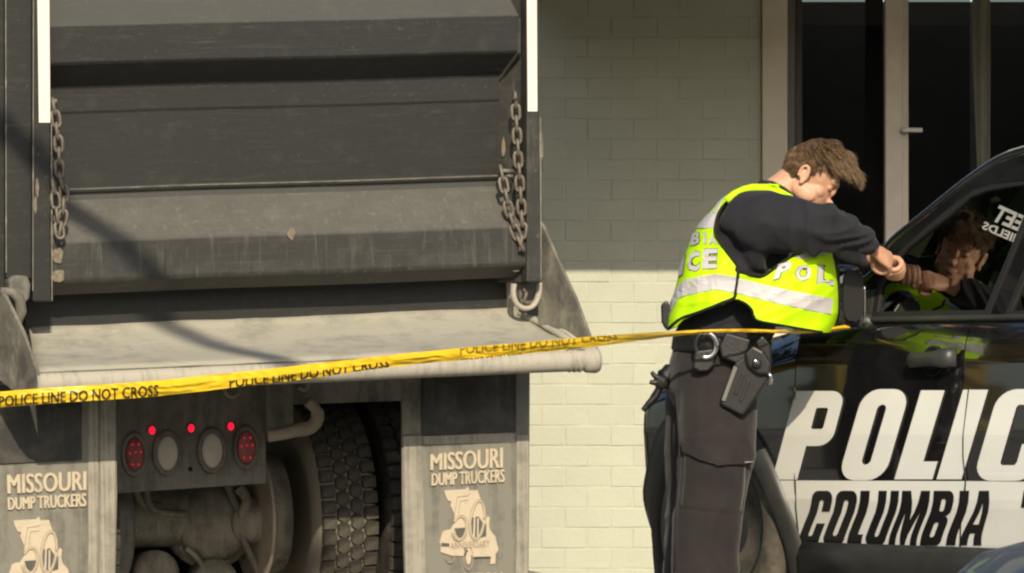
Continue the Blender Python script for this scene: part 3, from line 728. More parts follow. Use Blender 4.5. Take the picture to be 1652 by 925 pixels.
def car_glass(name, refl):
    m, n, b = newmat(name); n.nodes.remove(b)
    d = N(n, 'ShaderNodeBsdfTransparent'); d.inputs[0].default_value = (0.22, 0.24, 0.22, 1)
    g = N(n, 'ShaderNodeBsdfGlossy'); g.inputs['Roughness'].default_value = 0.004; g.inputs[0].default_value = (1, 0.98, 0.92, 1)
    lw = N(n, 'ShaderNodeFresnel'); lw.inputs[0].default_value = refl
    mx = N(n, 'ShaderNodeMixShader'); n.links.new(lw.outputs[0], mx.inputs[0]); n.links.new(d.outputs[0], mx.inputs[1]); n.links.new(g.outputs[0], mx.inputs[2])
    n.links.new(mx.outputs[0], n.nodes['Material Output'].inputs[0]); return m
M['car_glass'] = car_glass('tinted mirror-like window', 2.6)
PSI = math.radians(54)
tv = Vector((-math.cos(PSI), math.sin(PSI), 0)); ov = Vector((-math.sin(PSI), -math.cos(PSI), 0))
YG = 20.05
gp = P(1455, 430, YG)
ZB = 1.112                                              # belt height
OW = [(0.0, .90), (.2, .915), (.3, .93), (.4, .955), (.48, .975), (.58, .985), (.72, .995), (.85, .990), (.97, .985), (1.04, .972), (1.09, .952), (ZB, .925)]
def o_side(z):
    return lerp_list(OW, z)
def o_glass(z): return .915-(z-ZB)*.36
CORG = gp-ov*o_glass(gp.z-GZ); CORG.z = GZ
CM = Matrix(((tv.x, ov.x, 0, CORG.x), (tv.y, ov.y, 0, CORG.y), (0, 0, 1, CORG.z), (0, 0, 0, 1)))
CMI = CM.inverted()
car = thing('police_car', 'black police SUV with white POLICE COLUMBIA lettering on its door', 'police car', mat=CM)
_co = CMI @ CAM
def CL(px, py, fn=o_side, off=0.0):
    d = CMI.to_3x3() @ ray(px, py); o_ = .95
    for _ in range(12):
        t = (o_-_co.y)/d.y; p = _co+d*t; o_ = fn(p.z)+off
    return p
# stations along the car (x forward)
T1, T2_ = CL(1284, 760).x, CL(1554, 760).x                # front door seams
TF = CL(1041, 850).x+.03                                    # front corner
TW = (CL(1166, 860).x)                                   # front axle
TREAR = TF-4.9
TR_W = TW-2.85
zw = .375
print('car', 'door', T1-T2_, 'front', TF-TW, 'arch', CL(1066, 860).x-CL(1272, 860).x)
hood_top = lambda t: lerp_list([(T1-.3, 1.10), (T1+.1, 1.075), (TW, 1.03), (TF-.12, .95), (TF, .86)], t)
def o_at(t, z):
    o_ = o_side(z)
    k = max(0, (t-(TF-.10))/.10); o_ -= .11*k*k           # nose wraps round
    k2 = max(0, ((TREAR+.2)-t)/.2); o_ -= .2*k2*k2
    top = hood_top(t) if t > T1 else ZB
    if t > T1 and z > top-.14: o_ -= .10*((z-(top-.14))/.14)**2*min(1, (t-T1)/.4)
    return o_
ARF = [(1288, 985), (1283, 925), (1264, 852), (1240, 792), (1213, 738), (1186, 700), (1150, 678), (1112, 682), (1086, 716), (1070, 775), (1064, 850), (1066, 925), (1070, 985)]
archF = [(CL(x, y).x, CL(x, y).z) for x, y in ARF]
archF = [(archF[0][0]-.01, .16)]+archF+[(archF[-1][0]+.01, .16)]
archR = [(TR_W+.45*math.cos(a), zw+.45*math.sin(a)) for a in [math.pi*(i/14) for i in range(15)]]
archR = [(archR[0][0], .1)]+archR+[(archR[-1][0], .1)]
def inside(p, poly):
    c = False; n = len(poly)
    for i in range(n):
        (x1, y1), (x2, y2) = poly[i], poly[i-1]
        if (y1 > p[1]) != (y2 > p[1]) and p[0] < (x2-x1)*(p[1]-y1)/(y2-y1)+x1: c = not c
    return c
def side_patch(t_a, t_b, z_a, ztop, nt_, nz_, side=1, arches=()):
    rows = []
    m_ = MB(); vs = []; idx = {}
    for i in range(nt_+1):
        t = t_a+(t_b-t_a)*i/nt_
        for j in range(nz_+1):
            zt_ = ztop(t); z = z_a+(zt_-z_a)*j/nz_
            idx[i, j] = len(vs); vs.append((t, side*o_at(t, z), z))
    fs = []
    for i in range(nt_):
        for j in range(nz_):
            q = [idx[i, j], idx[i+1, j], idx[i+1, j+1], idx[i, j+1]]
            c = (sum(vs[k][0] for k in q)/4, sum(vs[k][2] for k in q)/4)
            if any(inside(c, a) for a in arches): continue
            fs.append(q)
    used = sorted({k for q in fs for k in q}); mp = {k: i for i, k in enumerate(used)}
    m_.add([vs[k] for k in used], [[mp[k] for k in q] for q in fs])
    return m_
G_ = .0025
body = MB()
for s_ in (1, -1):
    for part in (side_patch(T1+G_, TF, .30, hood_top, 60, 46, s_, (archF,)), side_patch(TREAR, T2_-1.0-G_, .30, lambda t: ZB, 50, 40, s_, (archR,))):
        body.add(part.v, part.f)
# hood, nose, tail, floor
hr = []
for i in range(31):
    t = T1+.02+(TF-T1-.02)*i/30; z = hood_top(t); o_ = o_at(t, z)
    hr.append([Vector((t, o_*(1-2*j/20), z+.045*(1-(1-2*j/20)**2)*(1 if i < 28 else .5))) for j in range(21)])
body.grid(hr)
body.grid([[Vector((TF+.10*(1-(1-2*j/20)**4)*(1 if z > .3 else .8), o_at(TF, z)*(1-2*j/20), z)) for j in range(21)] for z in (.28, .4, .55, .7, .8, .86)])
body.grid([[Vector((TREAR-.06*(1-(1-2*j/20)**4), o_at(TREAR, z)*(1-2*j/20), z)) for j in range(21)] for z in (.3, .5, .8, 1.0, ZB)])
body.box((TREAR+.1, -.78, .26), (TF-.1, .78, .32))
cbody = body.build('body', M['car_black'], car, smooth=True)
for s_ in (1, -1):
    for a_, b_, nm in ((T2_+G_, T1-G_, 'front_door'), (T2_-1.0+G_, T2_-G_, 'rear_door')):
        m_ = side_patch(a_, b_, .335, lambda t: ZB, 26, 44, s_, (archR,)); dr = m_.build(nm, M['car_black'], car, smooth=True)
        if s_ == 1 and nm == 'front_door': fdoor = dr
        if s_ == 1 and nm == 'rear_door': rdoor = dr
    m_ = MB(); m_.grid([[Vector((t, s_*o_, z)) for t in [T2_-.95+(T1-T2_+.95+.0)*i/6 for i in range(7)]] for o_, z in ((.93, .20), (.968, .22), (.972, .30), (.955, .328))])
    m_.build('rocker_trim', M['trim'], car, smooth=True, solid=.006)
    # dark inner sheet so that seams read dark
    m_ = MB(); m_.box((T2_-1.0, s_*.90-.01, .33), (T1+.05, s_*.90+.01, 1.05)); m_.build('inner_sheet', M['seal'], car)
    # belt moulding
    m_ = MB(); m_.tube([Vector((t, s_*.932, ZB+.004)) for t in [T2_-1.6+(T1+.12-T2_+1.6)*i/20 for i in range(21)]], (.012, .016), 8); m_.build('belt_moulding', M['trim'], car, smooth=True)
    # arch trims
    for arch, frnt in ((archF, 1), (archR, 0)):
        pts = catmull([(*p,) for p in arch], 5); cx_ = sum(p[0] for p in arch)/len(arch); cz_ = .5
        rws = [[], [], [], [], []]
        for i, p in enumerate(pts):
            a_, b_ = pts[max(0, i-1)], pts[min(len(pts)-1, i+1)]
            tx_, tz_ = b_[0]-a_[0], b_[1]-a_[1]; l_ = math.hypot(tx_, tz_) or 1; nx_, nz_ = -tz_/l_, tx_/l_
            if (p[0]-cx_)*nx_+(p[1]-cz_)*nz_ < 0: nx_, nz_ = -nx_, -nz_
            wd = .085
            for k, (d_, oo) in enumerate(((-.012, -.10), (-.01, .016), (.012, .03), (wd-.01, .026), (wd, .002))):
                t = p[0]+nx_*d_; z = p[1]+nz_*d_
                if frnt and nx_ > 0: t = min(t, TF+.012)
                rws[k].append(Vector((t, s_*(o_at(min(t, TF), z)+oo), z)))
        m_ = MB(); m_.grid(rws); m_.build('arch_trim', M['trim'], car, smooth=True)
        m_ = MB(); ap_ = arch
        m_.grid([[Vector((p[0], s_*(o_at(min(p[0], TF), p[1])-.08), p[1])) for p in ap_], [Vector((p[0], s_*.55, p[1])) for p in ap_]])
        m_.prism([Vector((p[0], s_*.56, p[1])) for p in ap_], [Vector((p[0], s_*.54, p[1])) for p in ap_]); m_.build('wheel_well', M['seal'], car)
    for tw in (TW+.0, TR_W):
        m_ = MB(); R_, hw = .372, .12; c = (tw, s_*.85, zw)
        m_.lathe(c, (0, s_, 0), [(-hw, .25), (-hw, .33), (-hw+.02, .362), (-hw+.035, R_), (hw-.035, R_), (hw-.02, .362), (hw+.002, .33), (hw-.0, .27), (hw-.02, .245), (hw-.05, .235)], 56)
        wh = m_.build('tyre', M['tyre_car'], car, smooth=True)
        m_ = MB(); m_.lathe(c, (0, s_, 0), [(hw-.06, .24), (hw-.03, .24), (hw-.028, .225), (hw-.06, .2), (hw-.05, .12), (hw-.03, .08), (hw-.03, .01)], 40)
        rim = m_.build('rim', M['steel_wheel'], wh, smooth=True)
        m_ = MB(); m_.lathe(c, (0, s_, 0), [(hw-.04, .075), (hw-.012, .07), (hw-.006, .01)], 24); m_.build('hub_cap', M['chrome'], wh, smooth=True)
# ---- front bumper corner and grille, rear lamps
m_ = MB(); m_.grid([[Vector((TF+.015+.10*(1-(1-2*j/20)**4)+dx, (o_at(TF, .4)+.01)*(1-2*j/20), z)) for j in range(21)] for dx, z in ((-.03, .22), (.01, .24), (.02, .34), (0, .42))]); m_.build('front_bumper', M['trim'], car, smooth=True, solid=.01)
m_ = MB()
for z in (.5, .57, .64, .71): m_.box((TF+.08, -.5, z), (TF+.12, .5, z+.02))
m_.build('grille', M['chrome'], car)
for s_ in (1, -1):
    m_ = MB(); m_.ellipsoid((TF-.06, s_*.62, .78), ((.14, -.06*s_, 0), (.02*s_, .14, 0), (0, 0, .07)), 16, 8); m_.build('headlight', M['dust_lens'], car, smooth=True)
    m_ = MB(); m_.ellipsoid((TREAR+.03, s_*.80, .92), ((.1, 0, 0), (0, .10, 0), (0, 0, .14)), 16, 8); m_.build('tail_light', M['red_lens'], car, smooth=True)
# ---- cabin: side frame, glass, roof
roofpx = [(1404, 452), (1437, 398), (1493, 351), (1550, 305), (1578, 284), (1614, 261), (1652, 247)]
rp = [(CL(x, y, o_glass).x, CL(x, y, o_glass).z) for x, y in roofpx]
tA = CL(1378, 512, o_glass).x
print('roof', rp, 'tA', tA, 'T1', T1)
last = rp[-1]
roofline = [(T1+.22, ZB+.0), (rp[0][0], rp[0][1])]+rp[1:]+[(last[0]-.25, last[1]+.035), (last[0]-.7, last[1]+.055), (last[0]-1.3, last[1]+.04), (last[0]-2.0, last[1]-.02), (TREAR+.35, last[1]-.10), (TREAR+.1, ZB+.25), (TREAR+.03, ZB)]
roofline = [(roofline[0][0], ZB-.02)]+roofline[1:]
rs_ = catmull(roofline, 6)
belt_end = [(TREAR+.03, ZB-.02)]
def win(pxs): return [(CL(x, y, o_glass).x, CL(x, y, o_glass).z) for x, y in pxs]
winF = win([(1412, 519), (1420, 470), (1436, 436), (1461, 405), (1498, 371), (1535, 340), (1578, 308), (1607, 299), (1652, 294)])
tb = CL(1598, 519, o_glass).x
ztopF = winF[-1][1]
winF = [p for p in winF if p[0] > tb-.09]+[(tb-.10, ztopF+.004), (tb, ZB+.012)]
winF[0] = (winF[0][0], ZB+.012)
winR = [(tb-.09, ZB+.012), (tb-.19, ztopF+.01), (tb-.45, ztopF+.02), (tb-.82, ztopF+.01), (tb-.95, ZB+.16), (tb-.97, ZB+.012)]
winQ = [(tb-1.08, ZB+.012), (tb-1.05, ZB+.2), (tb-.97, ztopF-.01), (tb-1.7, ztopF-.05), (tb-1.95, ZB+.1), (tb-1.95, ZB+.012)]
outline = [(p[0], p[1]) for p in rs_]
vf = flat_poly([outline, winF, winR, winQ])
def inset(poly, d):
    cx_ = sum(p[0] for p in poly)/len(poly); cz_ = sum(p[1] for p in poly)/len(poly); out = []
    for p in poly:
        l_ = math.hypot(p[0]-cx_, p[1]-cz_); out.append((p[0]-(p[0]-cx_)/l_*d, p[1]-(p[1]-cz_)/l_*d))
    return out
for s_ in (1, -1):
    sheet('cabin_frame', vf, lambda x, y: Vector((x, s_*(o_glass(y)+.0), y)), M['car_black'], car, solid=.03)
    for nm, wn in (('window', winF), ('window', winR), ('window', winQ)):
        # inner frame band then the pane
        sheet_ = flat_poly([wn, inset(wn, .028)])
        fr_ = sheet('window_frame', sheet_, lambda x, y: Vector((x, s_*(o_glass(y)+.016), y)), M['seal'], car, solid=.012)
        sheet('pane', flat_poly([inset(wn, -.006)]), lambda x, y: Vector((x, s_*(o_glass(y)+.012), y)), M['car_glass'], fr_)
k0 = next(i for i, p in enumerate(rs_) if p[0] <= last[0]-.30)
k1 = next(i for i, p in enumerate(rs_) if p[0] <= TREAR+.42)
def across(seg, mat, name, crown):
    rws = [[Vector((t, (o_glass(z)+.012)*(1-2*j/16), z+.008+crown*(1-(1-2*j/16)**2))) for j in range(17)] for t, z in seg]
    m_ = MB(); m_.grid(rws); return m_.build(name, mat, car, smooth=True, solid=.006)
across(rs_[:k0-5], M['car_glass'], 'windshield', .02)
across(rs_[k0-5:k1+1], M['car_black'], 'roof', .045)
across(rs_[k1:], M['car_glass'], 'rear_window', .02)
# painted bead along the pillar and roof edge
for s_ in (1, -1):
    m_ = MB(); m_.tube([Vector((t, s_*(o_glass(z)+.004), z+.001)) for t, z in rs_[3:]], (.022, .018), 10); m_.build('roof_rail', M['car_black'], car, smooth=True)
# dark cabin inside: seats and dash
m_ = MB(); m_.box((T2_-.5, -.75, .5), (T1-.15, .75, 1.0)); m_.build('cabin_floor', M['seal'], car)
for s_ in (1, -1):
    m_ = MB(); m_.box((T2_+.02, s_*.42-.25, .6), (T2_+.16, s_*.42+.25, 1.25)); m_.box((T2_+.05, s_*.42-.13, 1.27), (T2_+.13, s_*.42+.13, 1.45)); m_.build('seat', M['seal'], car, bevel=.03)
m_ = MB(); m_.box((T1-.25, -.8, .8), (T1+.15, .8, 1.1)); m_.build('dashboard', M['seal'], car, bevel=.03)
# ---- door handle, mirror, seams
ha, hb = CL(1466, 582, o_side, .03), CL(1536, 577, o_side, .03)
m_ = MB(); hp = [ha+(hb-ha)*t for t in (0, .08, .3, .6, .85, 1)]; hp = [p+Vector((0, -.02 if i in (0, 5) else 0.008, 0)) for i, p in enumerate(hp)]
m_.tube(hp, [(.02, .012), (.026, .014), (.025, .013), (.027, .014), (.034, .016), (.034, .012)], 12); h_ = m_.build('handle', M['trim'], fdoor, smooth=True)
m_ = MB(); m_.lathe(CL(1506, 583, o_side, -.004), (0, 1, 0), [(0, .055), (.008, .052), (.002, .045), (-.0, .01)], 24); m_.build('handle_cup', M['seal'], fdoor, smooth=True)
mc = CL(1362, 478, o_side, .10)
def sell(c, r, pw, n=28, m=18):
    out = []
    for i in range(m+1):
        t = math.pi*(.02+.96*i/m); st_, ct = math.sin(t), math.cos(t)
        sp = lambda v: math.copysign(abs(v)**pw, v)
        out.append([Vector(c)+Vector((r[0]*sp(st_)*sp(math.cos(2*math.pi*j/n)), r[1]*sp(st_)*sp(math.sin(2*math.pi*j/n)), r[2]*sp(ct))) for j in range(n)])
    return out
m_ = MB(); m_.loft(sell(mc, (.05, .062, .112), .55)); mir = m_.build('side_mirror', M['car_black'], car, smooth=True)
m_ = MB(); m_.tube([mc+Vector((-.01, -.05, -.08)), mc+Vector((-.03, -.11, -.10)), mc+Vector((-.05, -.16, -.10))], [(.03, .03), (.03, .025), (.04, .04)], 12); m_.build('mirror_arm', M['trim'], mir, smooth=True)
q = [mc+Vector((-.052, .046*math.copysign(abs(math.cos(a))**.6, math.cos(a)), .088*math.copysign(abs(math.sin(a))**.6, math.sin(a)))) for a in [2*math.pi*i/28 for i in range(28)]]
m_ = MB(); m_.prism(q, [p+Vector((.008, 0, 0)) for p in q]); m_.build('mirror_glass', M['seal'], mir)  # flat dark tone in place of a dark reflection
m_ = MB(); m_.tube([mc+Vector((-.048, -.052, -.095+i*.012)) for i in range(12)], .0045, 8); m_.build('mirror_streak', M['chrome'], mir, smooth=True)  # bright tube standing in for a streak of highlight
tri = win([(1398, 519), (1411, 519), (1420, 468), (1406, 470)])
sheet('mirror_sail', flat_poly([tri]), lambda x, y: Vector((x, o_glass(y)+.022, y)), M['trim'], car, solid=.01)
# ---- lettering on the doors
def rr_(x0, y0, x1, y1, r, k=6, corners=(1, 1, 1, 1)):
    """rounded box, counter clockwise from bottom left; corners bl, br, tr, tl"""
    out = []
    for (cx_, cy_, a0), c in zip(((x0, y0, 180), (x1, y0, 270), (x1, y1, 0), (x0, y1, 90)), corners):
        if not c: out.append((cx_, cy_)); continue
        qx = x0+r if cx_ == x0 else x1-r; qy = y0+r if cy_ == y0 else y1-r
        out += [(qx+r*math.cos(math.radians(a0+90*i/k)), qy+r*math.sin(math.radians(a0+90*i/k))) for i in range(k+1)]
    return out
# glyphs in a box w x 1, heavy condensed
def glyph(c, w_, s_, r=.16):
    if c == 'I': return [[(0, 0), (s_, 0), (s_, 1), (0, 1)]]
    if c == 'L': return [[(0, 0), (w_, 0), (w_, .20), (s_, .20), (s_, 1), (0, 1)]]
    if c == 'O': return [rr_(0, 0, w_, 1, r), rr_(s_, .17, w_-s_, .83, min(.06, (w_-2*s_)/2))]
    if c == 'C': return [rr_(0, 0, w_, 1, r)[:14]+[(w_, .40), (w_-s_, .40)]+[(w_-s_, .2), (w_-s_-.02, .17), (s_+.02, .17), (s_, .2), (s_, .8), (s_+.02, .83), (w_-s_-.02, .83), (w_-s_, .8)]+[(w_-s_, .62), (w_, .62)]+rr_(0, 0, w_, 1, r)[14:]]
    if c == 'P': return [[(0, 0), (s_, 0), (s_, .38)]+rr_(0, .38, w_, 1, r)[7:21]+[(0, 1)], rr_(s_, .57, w_-.14, .81, .025)]
    if c == 'U': return [rr_(0, 0, w_, 1, r, corners=(1, 1, 0, 0))[:14]+[(w_, 1), (w_-s_, 1), (w_-s_, .2), (w_-s_-.02, .16), (s_+.02, .16), (s_, .2), (s_, 1), (0, 1)]]
    if c == 'M': return [[(0, 0), (s_*.85, 0), (s_*.85, .62), (w_*.42, 0), (w_*.58, 0), (w_-s_*.85, .62), (w_-s_*.85, 0), (w_, 0), (w_, 1), (w_-s_*1.15, 1), (w_/2, .45), (s_*1.15, 1), (0, 1)]]
    if c == 'B': return [rr_(0, 0, w_, .53, r*.9, corners=(0, 1, 1, 0))[:15][:15]+rr_(0, .53, w_*.97, 1, r*.9, corners=(0, 1, 1, 0))[1:], rr_(s_, .15, w_-s_, .42, .04), rr_(s_, .62, w_-s_, .85, .04)]
    if c == 'A': return [[(0, 0), (s_*.95, 0), (s_*1.05, .22), (w_-s_*1.05, .22), (w_-s_*.95, 0), (w_, 0), (w_*.72, 1), (w_*.28, 1)], [(w_*.37, .38), (w_*.63, .38), (w_*.5, .80)]]
    if c == 'E': return [[(0, 0), (w_, 0), (w_, .18), (s_, .18), (s_, .42), (w_*.9, .42), (w_*.9, .59), (s_, .59), (s_, .82), (w_, .82), (w_, 1), (0, 1)]]
def letter(c, x0, x1, yb, yt, warp, mat, off, fn=None, wid_=.62, st=.24, par=fdoor, r=.16):
    """x0..x1 = base left and right px; warp(u) = px shift at height u"""
    vf = slice_flat(flat_poly(glyph(c, wid_, st, r)), 10)
    span = max(p[0] for p in vf[0])
    def mp(x, y):
        px = x0+(x1-x0)*x/span+warp(y); py = yb+(yt-yb)*y
        return CL(px, py, o_side, off)
    return sheet('lettering', vf, mp, mat, par, solid=.001)
def panel_px(poly, name, mat, off, par):
    vf = flat_poly([poly]); vf = slice_flat(slice_flat(vf, 8), 20, 0)
    return sheet(name, vf, lambda x, y: CL(x, y, o_side, off), mat, par, solid=.0008)
OFF = .0045
sh = lambda u: lerp_list([(0, 0), (.5, 26), (1, 55)], u)*.86
panel_px([(1246, 775.5), (1281.5, 775.5), (1283, 820), (1288, 869), (1288, 893), (1279, 892), (1268, 846)], 'white_panel', M['decal_white'], OFF, cbody)
panel_px([(1284, 775.5), (1556.5, 776.5), (1555, 796), (1549, 848), (1548, 893.5), (1290, 893), (1290, 869), (1285, 820)], 'white_panel', M['decal_white'], OFF, fdoor)
panel_px([(1559, 776.5), (1900, 780), (1900, 897), (1550, 893.5), (1551, 848), (1557.5, 796)], 'white_panel', M['decal_white'], OFF, rdoor)
L1 = [('P', 1246, 1324, 774, 631, .56, .28), ('O', 1351, 1426, 775, 628, .56, .225), ('L', 1443, 1504, 773.5, 630, .5, .31), ('I', 1511, 1551, 773.5, 629, .3, .3), ('C', 1569, 1668, 776, 628, .66, .24), ('E', 1680, 1745, 776, 630, .5, .28)]
for c, x0, x1, yb, yt, w_, s_ in L1:
    wp = (lambda u: 43*u) if c != 'P' else (lambda u: 40*u)
    if c == 'P':
        # the stem starts wide at its foot like in the photo
        letter(c, 1246, 1326, yb, yt, lambda u: 38*u, M['decal_white'], OFF, wid_=w_, st=s_, r=.15)
    else: letter(c, x0, x1, yb, yt, wp, M['decal_white'], OFF, wid_=w_, st=s_, r=.2)
L2 = [('C', 1288, 1321, .5, .2), ('O', 1327, 1361, .5, .195), ('L', 1366, 1389, .42, .27), ('U', 1395, 1428, .5, .2), ('M', 1433, 1478, .72, .2), ('B', 1484, 1518, .52, .205), ('I', 1526, 1541, .2, .2), ('A', 1547, 1583, .56, .21)]
bend = lambda u: lerp_list([(0, 0), (.15, 1.5), (.35, 8), (.6, 17), (.78, 21), (1, 22.5)], u)
for c, x0, x1, w_, s_ in L2:
    letter(c, x0, x1, 880, 792, bend, M['decal_black'], OFF+.002, wid_=w_, st=s_, r=.15)
letter('E', 1647, 1668, 819, 791, lambda u: 5*u, M['decal_black'], OFF+.002, wid_=.5, st=.2, par=rdoor)
m_ = MB(); m_.tube([CL(x, y, o_side, .004) for x, y in [(1283.5, 632), (1282.5, 777), (1284, 820), (1289, 869), (1289, 893)]], .0035, 6); m_.build('door_seam', M['seal'], car)
m_ = MB(); m_.tube([CL(x, y, o_side, .004) for x, y in [(1563, 629), (1554, 706), (1554, 736), (1558, 777), (1556, 796), (1550, 848), (1549, 893)]], .0035, 6); m_.build('door_seam', M['seal'], car)
# mirrored sticker on the far window, read from its back
mpq = quad_map((1606, 333), (1660, 350), (1648, 375), (1592, 353))
def back_text(body_, tl, tr, br, bl):
    v, f = flat_text(body_, .03, 2, 0.0); q = quad_map(tl, tr, br, bl)
    sheet('window_sticker', (v, f), lambda x, y: CL(*q(1-x, y), o_glass, .0155), M['sticker'], car)
back_text('FLEET', (1613, 331), (1682, 362), (1674, 386), (1597, 355))
back_text('SHIELDS', (1588, 357), (1660, 386), (1655, 400), (1583, 369))
# ================================================================== the officer
YO = 20.0
PX = F/YO                                               # px per metre at the officer
OR_ = Vector((P(1150, 900, YO).x, YO, GZ))
def OP(px, py, d=0.0): return P(px, py, YO-d)-OR_       # d: towards the camera
def skinmat():
    m, n, b = newmat('skin')
    f, _ = noise_fac(n, sc_=18, det=4, lo=.35, hi=.65)
    n.links.new(mix(n, f, (0.56, 0.30, 0.19), (0.64, 0.37, 0.245)), b.inputs['Base Color'])
    b.inputs['Roughness'].default_value = .5; b.inputs['Subsurface Weight'].default_value = .15; b.inputs['Subsurface Radius'].default_value = (.01, .004, .002); b.inputs['Subsurface Scale'].default_value = .5
    return m
M['skin'] = skinmat()
def cloth(name, col, vary=.2, bs=260, sheen=.15, rough=.85):
    m, n, b = newmat(name)
    f, _ = noise_fac(n, sc_=7, det=6, lo=.3, hi=.7)
    n.links.new(mix(n, f, tuple(x*(1-vary) for x in col), tuple(x*(1+vary) for x in col)), b.inputs['Base Color'])
    b.inputs['Roughness'].default_value = rough; b.inputs['Sheen Weight'].default_value = sheen; b.inputs['Specular IOR Level'].default_value = .25
    _, h = noise_fac(n, sc_=bs, det=3); bump(n, b, h, .25, .002); return m
M['trouser'] = cloth('dark grey trouser twill', (0.025, 0.0212, 0.021)); M['shirt'] = cloth('dark navy shirt', (0.020, 0.020, 0.026), sheen=.08)
M['vest'] = cloth('fluorescent yellow green mesh', (0.56, 0.95, 0.002), vary=.05, sheen=0, rough=.65)
M['silver'] = cloth('silver reflective band', (0.58, 0.56, 0.57), vary=.06, sheen=0, rough=.45)
M['piping'] = cloth('black vest binding', (0.016, 0.018, 0.010), sheen=0)
M['leather'] = plain('black basketweave leather', (0.010, 0.0095, 0.009), .42, vary=.3, vs=60, bmp=.4, bs=220)
M['holster'] = plain('moulded black holster', (0.014, 0.014, 0.013), .36, vary=.25, vs=30)
M['hair_mid'] = plain('brown hair', (0.12, 0.070, 0.035), .45, vary=.5, vs=60); M['hair_blond'] = plain('sun bleached hair', (0.30, 0.20, 0.105), .42, vary=.35, vs=60)
M['eye'] = plain('eye', (0.6, 0.58, 0.55), .2, vary=.05); M['boot'] = plain('black boot leather', (0.012, 0.012, 0.012), .35)
M['lip'] = plain('lips', (0.45, 0.19, 0.14), .5)
person = thing('person', 'officer in yellow police vest and dark uniform leaning on the car window', 'person', OR_)
def remesh(mb_, vox, smooth=4, name='m'):
    o = mb_.build(name, None); q = o.modifiers.new('r', 'REMESH'); q.mode = 'VOXEL'; q.voxel_size = vox
    q2 = o.modifiers.new('s', 'SMOOTH'); q2.iterations = smooth; q2.factor = .5
    bpy.context.view_layer.update(); me = eval_mesh(o); old = o.data
    bpy.data.objects.remove(o); bpy.data.meshes.remove(old); return me
def rings_tube(mb_, pts, n=18, k=5):
    """pts: (px, py, d, r image plane [m], r depth [m]) smooth tapered limb"""
    pts = catmull(pts, k); c = [OP(p[0], p[1], p[2]) for p in pts]; rings = []; V = Vector((0, -1, 0))
    for i, p in enumerate(c):
        t = (c[min(i+1, len(c)-1)]-c[max(i-1, 0)]).normalized()
        b = (V-t*V.dot(t)).normalized(); a = t.cross(b)
        rings.append([p+a*pts[i][3]*math.cos(2*math.pi*j/n)+b*pts[i][4]*math.sin(2*math.pi*j/n) for j in range(n)])
    mb_.loft(rings)
def wrinkle(me, fn):
    me.update(); no = [v.normal.copy() for v in me.vertices]
    for v, nn in zip(me.vertices, no): v.co += nn*fn(v.co)
    me.update()
# ---------------- body: one continuous surface
B = MB()
HC = OP(1309, 286, .0)                                  # skull centre
tilt, yaw = math.radians(36), math.radians(14)
fx = Vector((math.cos(tilt)*math.cos(yaw), -math.cos(tilt)*math.sin(yaw), -math.sin(tilt)))
up = Vector((math.sin(tilt), 0, math.cos(tilt))); up = (up-fx*up.dot(fx)).normalized(); ly = up.cross(fx)   # ly = his left (away from camera)
def HP(x, y, z): return HC+fx*x+ly*y+up*z
def hell(c, r, n=20, m=12): B.ellipsoid(HP(*c), (fx*r[0], ly*r[1], up*r[2]), n, m)
hell((-.005, 0, .025), (.098, .077, .098)); hell((.028, 0, -.035), (.068, .064, .085)); hell((.045, 0, -.085), (.048, .045, .035)); hell((.078, 0, -.10), (.022, .024, .022))
hell((.083, 0, .028), (.016, .052, .016)); hell((.083, 0, -.02), (.016, .013, .03)); hell((.104, 0, -.035), (.017, .014, .012)); hell((.092, 0, .0), (.012, .010, .022))
hell((.09, 0, -.064), (.013, .024, .008)); hell((.088, 0, -.076), (.013, .021, .008))
for s_ in (1, -1):
    hell((.054, s_*.043, -.028), (.026, .020, .024)); hell((.078, s_*.031, .004), (.013, .014, .011)); hell((.015, s_*.056, -.06), (.05, .016, .03))
    for i in range(13):                                 # ear rim
        a = math.radians(-70+25*i); r_ = (.019, .030)
        if i < 12: hell((-.014+r_[0]*math.cos(a)*(.9)-.004*math.sin(a), s_*(.083+.006*math.cos(a-2.2)), -.012+r_[1]*math.sin(a)), (.0062, .006, .0062), 8, 6)
    hell((-.012, s_*.079, -.012), (.014, .006, .024), 10, 8); hell((-.004, s_*.083, -.038), (.009, .006, .011), 10, 8)
NB = OP(1243, 322, 0)
B.tube([NB+Vector((-.02, 0, -.06)), NB, HP(-.045, 0, -.06), HP(-.02, 0, -.02)], [.075, .066, .06, .055], 18)
rings_tube(B, [(1238, 325, 0, .06, .09), (1215, 350, 0, .09, .17), (1190, 420, 0, .11, .16), (1172, 500, 0, .10, .14), (1160, 560, 0, .105, .155), (1152, 620, 0, .10, .15)], 24)
hand_c = OP(1434, 418, .03)
armN = [(1212, 352, .15, .06, .06), (1278, 362, .23, .05, .05), (1342, 370, .26, .042, .042), (1385, 386, .18, .036, .034), (1409, 401, .11, .028, .025)]
armF = [(1232, 350, -.15, .06, .06), (1290, 372, -.22, .05, .05), (1345, 392, -.24, .042, .042), (1390, 408, -.15, .038, .035), (1422, 420, -.05, .029, .025)]
rings_tube(B, armN); rings_tube(B, armF)
